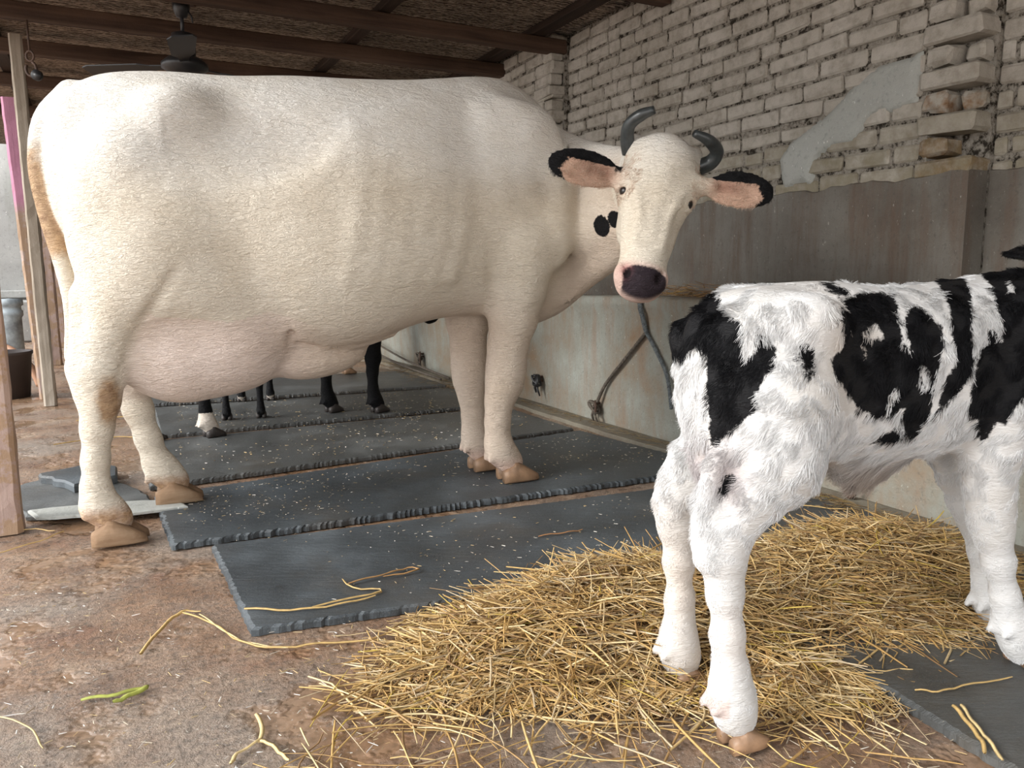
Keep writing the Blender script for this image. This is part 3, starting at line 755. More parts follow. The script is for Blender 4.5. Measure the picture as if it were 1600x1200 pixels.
V.chain([(.66, .16, .95, .12), (.62, .14, .80, .108), (.603, .12, .66, .088), (.598, .105, .55, .072), (.598, .10, .47, .071), (.600, .10, .41, .066), (.607, .10, .34, .052), (.613, .10, .26, .046), (.615, .10, .19, .048), (.622, .10, .148, .054), (.642, .10, .116, .048), (.655, .10, .096, .046)], .05, lat=(0, 1, 0), q=.86, ik=.03)
for (x, y, z) in ((-.812, -.195, .112), (-.812, -.145, .112), (-.640, .135, .125), (-.640, .185, .125), (.598, -.145, .130), (.598, -.095, .130), (.575, .075, .125), (.575, .125, .125)):
    dewclaw(V, x, y, z)
# udder with the fore-udder fold and milk vein
V.ell((-.38, .0, .80), (.22, .265, .20), .10)
V.ell((-.47, -.01, .67), (.27, .20, .235), .05); V.ell((-.50, -.085, .62), (.215, .145, .185), .05); V.ell((-.33, -.07, .66), (.19, .170, .195), .06)
V.ell((-.40, -.06, .59), (.25, .14, .135), .03)
V.chain([(-.175, -.215, .76, .004), (-.160, -.205, .68, .009), (-.155, -.18, .60, .009), (-.16, -.15, .52, .006)], .025, sub=True)
V.ell((-.09, -.04, .560), (.165, .105, .082), .03)
V.chain([(-.13, -.165, .625, .008), (.0, -.15, .600, .009), (.12, -.13, .600, .006)], .02, sub=True)
V.ell((.03, -.03, .565), (.10, .07, .05), .05)
V.chain([(-.14, -.16, .67, .012), (-.04, -.15, .615, .015), (.10, -.12, .61, .014), (.22, -.10, .635, .01)], .02)
V.chain([(-.505, -.325, .88, .003), (-.550, -.310, .81, .008), (-.600, -.270, .73, .014), (-.648, -.238, .64, .014), (-.680, -.222, .54, .013), (-.692, -.21, .47, .010)], .022, sub=True)

for (x, y) in ((-.56, .03), (-.36, .10), (-.54, .10)): V.chain([(x, y, .47, .02), (x+.006, y, .440, .014)], .03)
# brisket, neck turned back to the right, dewlap
V.ell((.86, 0, .86), (.13, .10, .16), .045)
nk = catmull([(.72, .05, 1.24, .20), (.87, .085, 1.20, .175), (1.005, -.02, 1.155, .152), (1.075, -.225, 1.13, .142), (1.095, -.43, 1.135, .132), (1.09, -.58, 1.165, .112)], 5)
V.chain([tuple(q) for q in nk], .035)
cr = catmull([(.66, .02, 1.53, .05), (.80, .03, 1.48, .05), (.94, -.03, 1.385, .05), (1.03, -.20, 1.310, .045), (1.07, -.42, 1.262, .045)], 5)
V.chain([tuple(q) for q in cr], .06)
dl = catmull([(.84, .0, .71, .065), (.94, -.03, .75, .06), (1.02, -.15, .85, .055), (1.07, -.32, .94, .055), (1.08, -.46, 1.02, .065)], 5)
V.chain([tuple(q) for q in dl], .07)
V.chain([(.93, .05, .96, .12), (1.02, -.09, .99, .115), (1.07, -.34, 1.05, .11)], .06)
for i in range(5):   # skin folds low on the neck beside the shoulder
    V.chain([(.925+.026*i, -.105-.022*i, .98, .004), (.905+.024*i, -.085-.018*i, .84, .007), (.88+.018*i, -.065-.012*i, .72, .004)], .014)
for i in range(11):  # neck wrinkles on the crest
    u = .25+.065*i; j = int(u*(len(cr)-1)); p = cr[j]
    V.chain([(p[0], p[1]-.050, p[2]+.012, .006), (p[0]-.022, p[1]-.106, p[2]-.06, .009), (p[0]-.03, p[1]-.138, p[2]-.14, .005)], .010)
for s_ in (-1, 1):   # creases behind the elbow and before the shoulder
    V.chain([(.555, s_*.285, .95, .006), (.575, s_*.245, .84, .012), (.590, s_*.205, .73, .012)], .04, sub=True)
    V.chain([(.975, s_*.150, 1.20, .014), (.965, s_*.150, 1.10, .020), (.925, s_*.150, .97, .022), (.872, s_*.135, .86, .018), (.825, s_*.125, .75, .012)], .025, sub=True)
# head
HP0 = w2l((.525, 2.66, 1.288)); HM = w2l((.402, 2.475, .772))
wl = w2l((1+CO[0], -.04+CO[1], -.20)); wl[2] = -.20
fa, fw, fn, FL = head_frame(HP0, HM, wl)
if fn @ (w2l((CO[0], CO[1]-1, 0))) < 0: fn = -fn
def W3(x, y, z): return w2l((x, y, z))
vw = w2l((CO[0]+0, CO[1]-1, .15)); vw[2] = .1
ears = [(W3(.385, 2.62, 1.165), W3(.135, 2.56, 1.215), None, vw, .12, .062), (W3(.625, 2.60, 1.135), W3(.850, 2.56, 1.105), None, vw, .12, .062)]
HH = build_head(V, HP0, fa, fw, fn, FL, ears)
hc = HP0+fa*.12-fn*.06
V.chain([(*nk[-1][:3], .115), (*(HP0+fa*.10-fn*.10), .10)], .06)
# tail hanging from the tail head
tl = catmull([(-.77, 0, 1.43, .045), (-.848, -.01, 1.34, .038), (-.876, -.02, 1.20, .033), (-.862, -.03, 1.05, .030), (-.838, -.04, .92, .028), (-.822, -.05, .80, .025), (-.822, -.06, .70, .023), (-.835, -.06, .60, .020)], 4)
V.chain([tuple(q) for q in tl], .02)
cv, cf = V.mesh(3)
cow = newobj('cow', cv, cf, MT['coat'], smooth=True, loc=(CO[0], CO[1], 0), rz=CA)
tag(cow, 'large white dairy cow with pink udder standing on rubber mats, head turned back to us', 'cow')
x, y, z = cv.T
tint = np.tile(np.array([.77, .705, .60]), (len(cv), 1))
def blend(tint, k, c): return tint*(1-k[:, None])+np.array(c)*k[:, None]
tint = blend(tint, sst(z+.04*vnoise(cv, 9, 1), 1.10, 1.32)*.8, (.84, .83, .80))  # highlight along the upper body painted in as a whiter tint
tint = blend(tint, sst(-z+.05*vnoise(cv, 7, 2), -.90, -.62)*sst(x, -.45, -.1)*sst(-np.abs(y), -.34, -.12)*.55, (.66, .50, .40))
ud = np.minimum(1, np.exp(-((x+.42)/.30)**4)*np.exp(-((z-.58)/.19)**4)*(np.abs(y) < .26))*sst(z, .40, .44)
dy_ = np.interp(z, [.46, .50, .62, .76, .89], [-.69, -.68, -.655, -.585, -.50])
tint = blend(tint, np.clip(ud*np.where(y < -.05, sst(x-dy_, -.03, .02), 1), 0, 1)*.8, (.82, .68, .62))
tint = blend(tint, sst(-z, -.15, -.09)*.6, (.68, .47, .40))
# neck shadow painted in as a duller tint, head cream
hd = (cv-HP0)@fa; hw_ = (cv-HP0)@fw; hn = (cv-HP0)@fn; sc_ = FL/.56
inhead = (hd > -.06) & (hd < .62) & (np.abs(hw_) < .17) & (hn > -.24)
tint = blend(tint, sst(x, .88, 1.0)*(1-inhead)*sst(-z, -1.35, -1.2)*.7, (.68, .55, .45))
hh = hd/sc_; ww = hw_/sc_
ns = (np.abs((ww-.012)/.070)**3.5+np.abs((hh-.522)/.054)**3.5)**(1/3.5)+.08*vnoise(cv, 70, 5)
nose_k = inhead*sst(-ns, -1.04, -.96)*sst(hn/sc_, -.02, .01)*1
pinkm = inhead*sst(hh, .44, .48)*.8
tint = blend(tint, pinkm, (.74, .52, .47)); tint = blend(tint, nose_k, (.032, .023, .030))
tint = blend(tint, inhead*np.exp(-((ww+.058)/.015)**2-((hh-.488)/.022)**2)*.75, (.40, .12, .13))
for s_ in (-1, 1): tint = blend(tint, inhead*sst(-np.sqrt(((ww-s_*.050)/.013)**2+((hh-.497)/.019)**2), -1.2, -.8)*(hn > 0), (.012, .007, .009))  # darkness inside the nostril holes painted into the tint
dark = np.full(len(cv), .2)
def blob(c, r, q=1): 
    global dark
    dark = np.minimum(dark, (np.linalg.norm((cv-np.array(c)), axis=1)-r))
for (b_, t_, _, nn_, ll_, wd_) in ears:
    ex = (t_-b_)/np.linalg.norm(t_-b_); n2 = np.array(nn_); n2 = n2-ex*(n2@ex); n2 /= np.linalg.norm(n2); ey = np.cross(n2, ex)
    u = (cv-b_)@ex/np.linalg.norm(t_-b_); vv = (cv-b_)@ey/wd_; qq = (cv-b_)@n2
    ie = (u > -.05) & (u < 1.3) & (np.abs(vv) < 1.5) & (np.abs(qq) < .07)
    up = np.sign(ey[2]); vv = vv*up
    rim = np.where(u > .05, .8-u+.30*np.clip(-vv, 0, 1)*0-.0, .5)
    rimd = np.minimum((.80-u)+.18*np.clip(.5-np.abs(vv+.3), 0, 1), (.38-vv)+np.clip(.22-u, 0, 1)*1.6)
    rimd = np.where(qq < -.022, np.minimum(rimd, .35-u), rimd)
    dark = np.where(ie & (u > .12), np.minimum(dark, rimd*.12), dark)
    kk_ = ie*sst(u, .0, .28); tint = blend(tint, kk_, (.56, .37, .28)); tint = blend(tint, kk_*np.exp(-((vv-.05)/.35)**2)*sst(u, .1, .3)*sst(-u, -.75, -.45)*.8, (.28, .15, .11))
EARB = ears
blob(np.array(ears[0][0])+(np.array(ears[0][1])-np.array(ears[0][0]))*.10+np.array((0, 0, .012)), .022)
# two black spots on the neck behind the cheek, one tuft above the ear
blob((.954, -.363, 1.024), .042); blob((.972, -.43, 1.046), .032)
setattr_f(cow, 'dark', dark)
hl = np.minimum(np.hypot(x+.78, y+.17), 1); 
stain = .78*np.exp(-((z-.47)/.11)**2)*np.exp(-((x+.725)/.05)**2)*(y < -.1)
stain += .62*np.exp(-((z-.09)/.06)**2)*(x < -.4)+.40*(y > .1)*(x < -.5)*np.exp(-((z-.30)/.16)**2)*np.exp(-((x+.70)/.05)**2)
td_ = np.array([np.array([np.interp(4+k*17/90, np.arange(len(tl)), tl[:, c]) for c in range(3)]) for k in range(91)])
tdist = np.min(np.stack([np.linalg.norm(cv-q, axis=1) for q in td_]), 0)
stain += .85*sst(-tdist, -.05, -.025)*sst(-z, -1.36, -1.22)*sst(z, .82, 1.0)
stain += .22*(y > .09)*(x > .4)*(z < .2)
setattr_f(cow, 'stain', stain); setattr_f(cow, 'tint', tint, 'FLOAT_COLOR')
hoof(cow, -.735, -.17, .001, math.radians(-4), 1.18, mat='hoof_muddy', label='mud-stained hoof of the near hind leg')
hoof(cow, -.552, .16, .023, math.radians(-4), 1.18, mat='hoof_muddy'); hoof(cow, .712, -.12, .023, math.radians(-3), 1.15, label='clean tan front hoof'); hoof(cow, .668, .10, .023, 0, 1.1)
def horn(parent, pts, r, label=None):
    P = catmull(pts, 6); R = np.interp(np.linspace(0, 1, len(P)), np.linspace(0, 1, len(r)), r)
    b = MB(); b.tube([tuple(q) for q in P], list(R), 14); o = b.build('horn', MT['hornm'], parent, True)
    if label: o['label'] = label
horn(cow, [W3(.405, 2.68, 1.255), W3(.392, 2.66, 1.300), W3(.396, 2.63, 1.338), W3(.428, 2.60, 1.362), W3(.468, 2.58, 1.374)], [.027, .023, .021, .020, .013])
horn(cow, [W3(.640, 2.68, 1.205), W3(.678, 2.665, 1.222), W3(.688, 2.64, 1.252), W3(.650, 2.60, 1.280), W3(.598, 2.58, 1.300)], [.028, .025, .023, .020, .012])
for s_ in (-1, 1):
    c = HH(.208, s_*.1015, .003); b = MB(); k_ = 10
    for i in range(1, k_): pass
    prof = [(.0205*math.sin(math.pi*i/12)+1e-5, -.0205*math.cos(math.pi*i/12)) for i in range(13)]
    b.lathe(prof, (0, 0, 0), 16); o = b.build('eye', MT['eye'], cow, True); o.location = Vector(c)

# ------------------------------------------------------------------ the spotted calf in front
KO = (.74, 1.52); KA = math.radians(18)
def kl(p): return w2l(p, KO, KA)
V = Vol((-.58, -.30, -.02), (1.02, .34, 1.12), .006)
V.trunk([(-.435, .74, .68, .62, .035), (-.415, .775, .67, .57, .058), (-.385, .812, .665, .53, .085), (-.33, .828, .66, .50, .112), (-.25, .835, .66, .49, .135), (-.15, .838, .66, .495, .140), (-.05, .828, .655, .490, .150), (.05, .826, .65, .485, .152),
         (.15, .836, .655, .49, .145), (.25, .838, .66, .50, .130), (.35, .825, .66, .51, .105), (.43, .79, .66, .54, .075), (.46, .74, .66, .58, .04)], .03)
for s_ in (-1, 1):
    V.ell((-.335 if s_ < 0 else -.285, s_*.080, .64), (.13, .072 if s_ < 0 else .058, .175), .06); V.ell((-.27, s_*.125, .775), (.045, .03, .035), .06); V.ell((-.42, s_*.045, .735), (.03, .025, .035), .04)
    V.ell((.27, s_*.095, .68), (.10, .055, .14), .06); V.ell((.33, s_*.095, .58), (.075, .055, .09), .05)
V.chain([(-.32, -.105, .62, .100), (-.335, -.115, .53, .082), (-.395, -.115, .46, .054), (-.428, -.115, .41, .041), (-.430, -.115, .36, .034), (-.426, -.115, .30, .028), (-.418, -.115, .22, .026), (-.410, -.115, .15, .029), (-.406, -.115, .105, .036), (-.398, -.115, .075, .034), (-.390, -.115, .055, .031)], .04, lat=(0, 1, 0), q=.85, ik=.03)
V.chain([(-.455, -.115, .53, .02), (-.474, -.115, .435, .020), (-.470, -.115, .37, .018)], .03)
V.chain([(-.265, .085, .60, .085), (-.295, .10, .52, .068), (-.352, .113, .45, .048), (-.388, .113, .40, .040), (-.388, .113, .34, .032), (-.384, .113, .27, .028), (-.380, .113, .18, .026), (-.380, .113, .12, .030), (-.380, .113, .085, .035), (-.374, .113, .06, .033), (-.368, .113, .045, .030)], .04, lat=(0, 1, 0), q=.85, ik=.03)
V.chain([(-.39, .113, .50, .018), (-.418, .113, .405, .018), (-.410, .113, .35, .015)], .03)
V.chain([(.20, -.10, .58, .080), (.188, -.095, .50, .055), (.198, -.09, .43, .044), (.210, -.088, .375, .041), (.222, -.087, .33, .036), (.244, -.087, .26, .028), (.272, -.087, .18, .026), (.294, -.087, .125, .032), (.317, -.087, .09, .037), (.335, -.087, .065, .033), (.345, -.087, .048, .031)], .035, lat=(0, 1, 0), q=.86, ik=.03)
V.chain([(.27, .09, .58, .085), (.280, .085, .48, .058), (.315, .082, .40, .044), (.350, .082, .33, .041), (.375, .082, .28, .034), (.405, .082, .20, .028), (.425, .082, .14, .030), (.440, .082, .09, .036), (.452, .082, .062, .034), (.458, .082, .045, .031)], .035, lat=(0, 1, 0), q=.86, ik=.03)
for (x, y, z) in ((-.437, -.130, .10), (-.437, -.095, .10), (-.412, .095, .085), (-.412, .13, .085), (.272, -.105, .115), (.272, -.07, .115), (.405, .065, .08), (.405, .10, .08)): V.chain([(x, y, z, .011), (x-.014, y, z-.012, .008)], .008)
V.ell((-.03, 0, .475), (.075, .035, .035), .05); V.chain([(-.07, 0, .47, .02), (-.055, 0, .435, .010)], .03)     # navel
V.chain([(.36, 0, .62, .07), (.44, 0, .68, .08), (.50, -.01, .72, .09)], .06)
V.chain([tuple(q) for q in catmull([(.30, 0, .74, .095), (.42, .0, .775, .085), (.54, -.01, .82, .075), (.62, -.01, .87, .065)], 4)], .06)
# head looking away, mostly out of the picture
kp, km = np.array((.60, -.005, .945)), np.array((.88, -.01, .70)); ka, kw, kn, kL = head_frame(kp, km, (0, -1, 0))
if kn[2] < 0: kn = -kn
kears = [((.60, .05, .885), (.575, .22, .895), None, (-.4, 0, 1), .08, .045), ((.58, -.05, .865), (.395, -.125, .842), None, (-.35, -.75, .6), .08, .046)]
KH = build_head(V, kp, ka, kw, kn, kL, [])
for (b_, t_, _, nn_, ll_, wd_) in kears:
    b_, t_ = np.array(b_), np.array(t_); ex = t_-b_; ll = np.linalg.norm(ex); ex /= ll; n2 = np.array(nn_, float); n2 -= ex*(n2@ex); n2 /= np.linalg.norm(n2)
    V.chain([(*b_, .026), (*(b_+ex*.04), .018)], .02); V.ell(b_+ex*ll*.55, (ll*.52, wd_, .011), .012, np.array([ex, np.cross(n2, ex), n2]), cup=5.)
tlk = catmull([(-.40, -.005, .775, .028), (-.428, -.015, .755, .027), (-.443, -.025, .70, .025), (-.444, -.035, .63, .025), (-.436, -.045, .56, .024), (-.428, -.055, .49, .020), (-.418, -.06, .42, .010)], 4)
V.chain([tuple(q) for q in tlk], .015)
kv, kf = V.mesh(2)
# markings drawn in the animal's own side view (x forward, z up)
NEAR = [[(-0.60, 0.80), (-0.307, 0.826), (-0.275, 0.816), (-0.256, 0.795), (-0.221, 0.773), (-0.211, 0.754), (-0.212, 0.727), (-0.203, 0.708), (-0.193, 0.72), (-0.192, 0.752), (-0.177, 0.75), (-0.162, 0.735), (-0.159, 0.7), (-0.176, 0.681), (-0.182, 0.662), (-0.189, 0.654), (-0.178, 0.634), (-0.202, 0.613), (-0.221, 0.592), (-0.232, 0.587), (-0.247, 0.56), (-0.259, 0.567), (-0.26, 0.609), (-0.266, 0.658), (-0.269, 0.714), (-0.295, 0.728), (-0.325, 0.700), (-0.60, 0.69)],
 [(-0.125, 0.73), (-0.117, 0.738), (-0.105, 0.729), (-0.101, 0.691), (-0.108, 0.68), (-0.113, 0.695), (-0.124, 0.714)],
 [(-0.177, 0.843), (-0.116, 0.846), (-0.118, 0.841), (-0.169, 0.839)],
 [(-0.115, 0.835), (-0.094, 0.835), (-0.061, 0.82), (-0.062, 0.81), (-0.09, 0.818)],
 [(-0.069, 0.804), (-0.043, 0.817), (-0.012, 0.817), (0.012, 0.812), (0.019, 0.793), (0.023, 0.764), (0.03, 0.735), (0.043, 0.714), (0.033, 0.764), (0.034, 0.784), (0.049, 0.794), (0.07, 0.779), (0.09, 0.758), (0.099, 0.732), (0.097, 0.703), (0.087, 0.657), (0.085, 0.608), (0.08, 0.585), (0.067, 0.556), (0.049, 0.554), (0.042, 0.573), (0.039, 0.611), (0.028, 0.607), (0.016, 0.603), (-0.002, 0.593), (-0.015, 0.605), (-0.034, 0.616), (-0.046, 0.64), (-0.06, 0.661), (-0.076, 0.695), (-0.077, 0.71), (-0.064, 0.725), (-0.059, 0.753), (-0.068, 0.779)],
 [(-0.004, 0.55), (0.015, 0.565), (0.039, 0.58), (0.043, 0.558), (0.032, 0.542), (0.008, 0.543)],
 [(0.08, 0.842), (0.103, 0.845), (0.14, 0.84), (0.144, 0.82), (0.146, 0.781), (0.146, 0.73), (0.152, 0.696), (0.144, 0.657), (0.129, 0.636), (0.11, 0.615), (0.094, 0.593), (0.097, 0.625), (0.107, 0.664), (0.118, 0.681), (0.118, 0.719), (0.109, 0.745), (0.109, 0.774), (0.101, 0.808)],
 [(0.173, 0.84), (0.187, 0.815), (0.191, 0.776), (0.201, 0.749), (0.199, 0.723), (0.186, 0.741), (0.173, 0.75), (0.176, 0.72), (0.162, 0.712), (0.152, 0.661), (0.15, 0.634), (0.149, 0.597), (0.166, 0.575), (0.176, 0.533), (0.186, 0.534), (0.198, 0.572), (0.218, 0.565), (0.225, 0.594), (0.242, 0.616), (1.2, 0.6), (1.2, 1.3), (0.22299999999999998, 1.3)],
 [(-0.22, 0.524), (-0.211, 0.516), (-0.213, 0.502), (-0.227, 0.484), (-0.236, 0.495)]]
FAR = [[(-.30, .80), (-.18, .87), (-.05, .80), (-.02, .62), (-.22, .60)], [(.06, .90), (.20, .90), (.22, .60), (.08, .56)], [(.27, .90), (.28, .60), (.36, .56), (1.2, .5), (1.2, 1.3), (.3, 1.3)], [(-.56, .80), (-.36, .86), (-.33, .7), (-.40, .57), (-.56, .60)]]
HOLE = [[(-0.036, 0.75), (-0.012, 0.763), (-0.001, 0.745), (-0.003, 0.737), (-0.022, 0.741), (-0.031, 0.738)], [(-0.034, 0.726), (-0.026, 0.721), (-0.027, 0.705)], [(0.062, 0.688), (0.074, 0.683), (0.081, 0.657), (0.073, 0.64), (0.064, 0.658)], [(0.014, 0.612), (0.015, 0.634), (0.027, 0.651), (0.028, 0.634), (0.021, 0.625)], [(0.214, 0.833), (0.221, 0.828), (0.221, 0.815), (0.213, 0.817)]]
def calf_dark(v):
    x, y, z = v.T; d = np.full(len(v), .3)
    u = .72*x-.70*y; near = (.70*(x-np.clip(x, -.33, .35))+.72*y) < .02      # three-quarter rear projection for the near side
    for P in NEAR: d = np.minimum(d, polysd(P, u, z)+np.where(near, 0, .3))
    for P in FAR: d = np.minimum(d, polysd(P, x, z)+np.where(near, .3, 0))
    for P in HOLE: d = np.maximum(d, np.where(near, -polysd(P, u, z), -1))
    d = np.maximum(d, -(z-.33)*1.0)
    # the tail switch is white
    td = np.min(np.stack([np.linalg.norm(v-q[:3], axis=1)-q[3]-.003 for q in tlk[12:]]), 0); d = np.where(td < 0, .2, d)
    d = np.where((x > .42) & (z > .56), -.2, d)
    return d
def calf_tint(v):
    x, y, z = v.T; t = np.tile(np.array([.65, .65, .65]), (len(v), 1))
    t = blend(t, np.exp(-((x+.20)/.07)**2-((z-.72)/.09)**2)*(y < 0)*.75, (.56, .49, .42))
    t = blend(t, np.exp(-((x+.02)/.10)**2)*sst(-z, -.52, -.46)*(z > .40)*.8, (.33, .25, .19))
    t = blend(t, (y > .07)*(x < -.3)*sst(-z, -.50, -.3)*.35, (.60, .50, .41)); t = blend(t, sst(-z, -.32, -.25)*sst(z, .13, .2)*(x < -.3)*.25, (.60, .50, .42))
    t = blend(t, np.exp(-((x+.44)/.03)**2-((z-.52)/.05)**2)*(y < 0)*.6, (.35, .27, .27)); t = blend(t, (np.abs(z-.095) < .02)*(x < -.43)*.6, (.55, .40, .35))
    return t
MT['calfcoat'] = m_coat('fluffy_coat', .5, False)
calf = newobj('calf', kv, kf, MT['calfcoat'], smooth=True, loc=(KO[0], KO[1], 0), rz=KA)
tag(calf, 'fluffy black and white calf standing in the straw, seen from behind and the side', 'calf')
setattr_f(calf, 'dark', calf_dark(kv)); setattr_f(calf, 'stain', np.zeros(len(kv))); setattr_f(calf, 'tint', calf_tint(kv), 'FLOAT_COLOR')
for (x, y, z, s_) in ((-.378, -.115, .001, .62), (-.358, .113, .001, .60), (.355, -.087, .023, .62), (.468, .082, .023, .60)): hoof(calf, x, y, z, 0, s_)

# fluffy coat: real strands growing from the skin
def fur(body, v, f, N, length_fn, darkf, tintf, name, seed=1, r0=.00045, lift=.33, wave=.40, npt=5, keep=None):
    r = np.random.default_rng(seed)
    a, b_, c, d = (v[f[:, i]] for i in range(4)); nrm = np.cross(c-a, d-b_); ar = np.linalg.norm(nrm, axis=1)/2; nrm /= (2*ar[:, None]+1e-12)
    cen = (a+b_+c+d)/4
    wgt = ar*(1 if keep is None else keep(cen)); wgt /= wgt.sum()
    i = r.choice(len(f), N, p=wgt); u, w_ = r.random((N, 1)), r.random((N, 1))
    p = (a[i]*(1-u)+b_[i]*u)*(1-w_)+(d[i]*(1-u)+c[i]*u)*w_; n = nrm[i]
    # lie: backwards and down, swirled by smooth noise
    fx = -.55+.5*vnoise(p, 9, seed+1); fz = -.85+.35*vnoise(p, 8, seed+2); fy = .3*vnoise(p, 10, seed+3)
    fl = np.stack([fx, fy, fz], 1)+.22*r.normal(size=(N, 3)); fl -= n*(fl*n).sum(1, keepdims=True); fl /= np.linalg.norm(fl, axis=1, keepdims=True)+1e-9
    cl = np.stack([vnoise(p, 120, seed+5), vnoise(p, 120, seed+6), vnoise(p, 120, seed+7)], 1)*wave
    fl = fl+cl; fl /= np.linalg.norm(fl, axis=1, keepdims=True)
    L = (length_fn(p)*r.uniform(.7, 1.2, N))[:, None]
    pts = np.zeros((N, npt, 3)); 
    for k in range(npt):
        t = k/(npt-1); pts[:, k] = p-n*.0008+fl*L*t+n*L*lift*(t-.42*t*t)+cl*L*.5*t*t
    cu = bpy.data.hair_curves.new(name); cu.add_curves([npt]*N)
    cu.attributes['position'].data.foreach_set('vector', pts.astype(np.float32).ravel())
    rad = np.tile(np.linspace(1, .25, npt)*r0, (N, 1)).astype(np.float32)
    at = cu.attributes.get('radius') or cu.attributes.new('radius', 'FLOAT', 'POINT'); at.data.foreach_set('value', rad.ravel())
    dk = darkf(p)+.004*vnoise(p, 150, 9)+r.normal(size=N)*.0015; col = tintf(p)*(1+.10*r.normal(size=(N, 1)))
    col = np.where(dk[:, None] < 0, np.array([.005, .005, .006])*(1+.5*r.random((N, 1))), np.clip(col, 0, .92))
    ca = cu.attributes.new('hcol', 'FLOAT_COLOR', 'CURVE'); cc = np.ones((N, 4), np.float32); cc[:, :3] = col; ca.data.foreach_set('color', cc.ravel())
    o = bpy.data.objects.new(name, cu); COL.objects.link(o); o.parent = body; o['kind'] = 'stuff'
    m = NT(name+'_strand'); m.out(m.attr('hcol'), .6, None, .15)
    cu.materials.append(m.m); return o
def calf_len(p):
    x, y, z = p.T
    L = .005+.011*sst(z, .30, .52); L = np.where(x > .42, .009, L)
    L += .030*np.exp(-((x+.02)/.07)**2)*sst(-z, -.53, -.47)*(z > .4)
    td = np.min(np.stack([np.linalg.norm(p-q[:3], axis=1) for q in tlk[8:]]), 0); L = np.where(td < .04, L+.004, L)
    return L
fur(calf, kv, kf, 230000, calf_len, calf_dark, calf_tint, 'fur', 11)

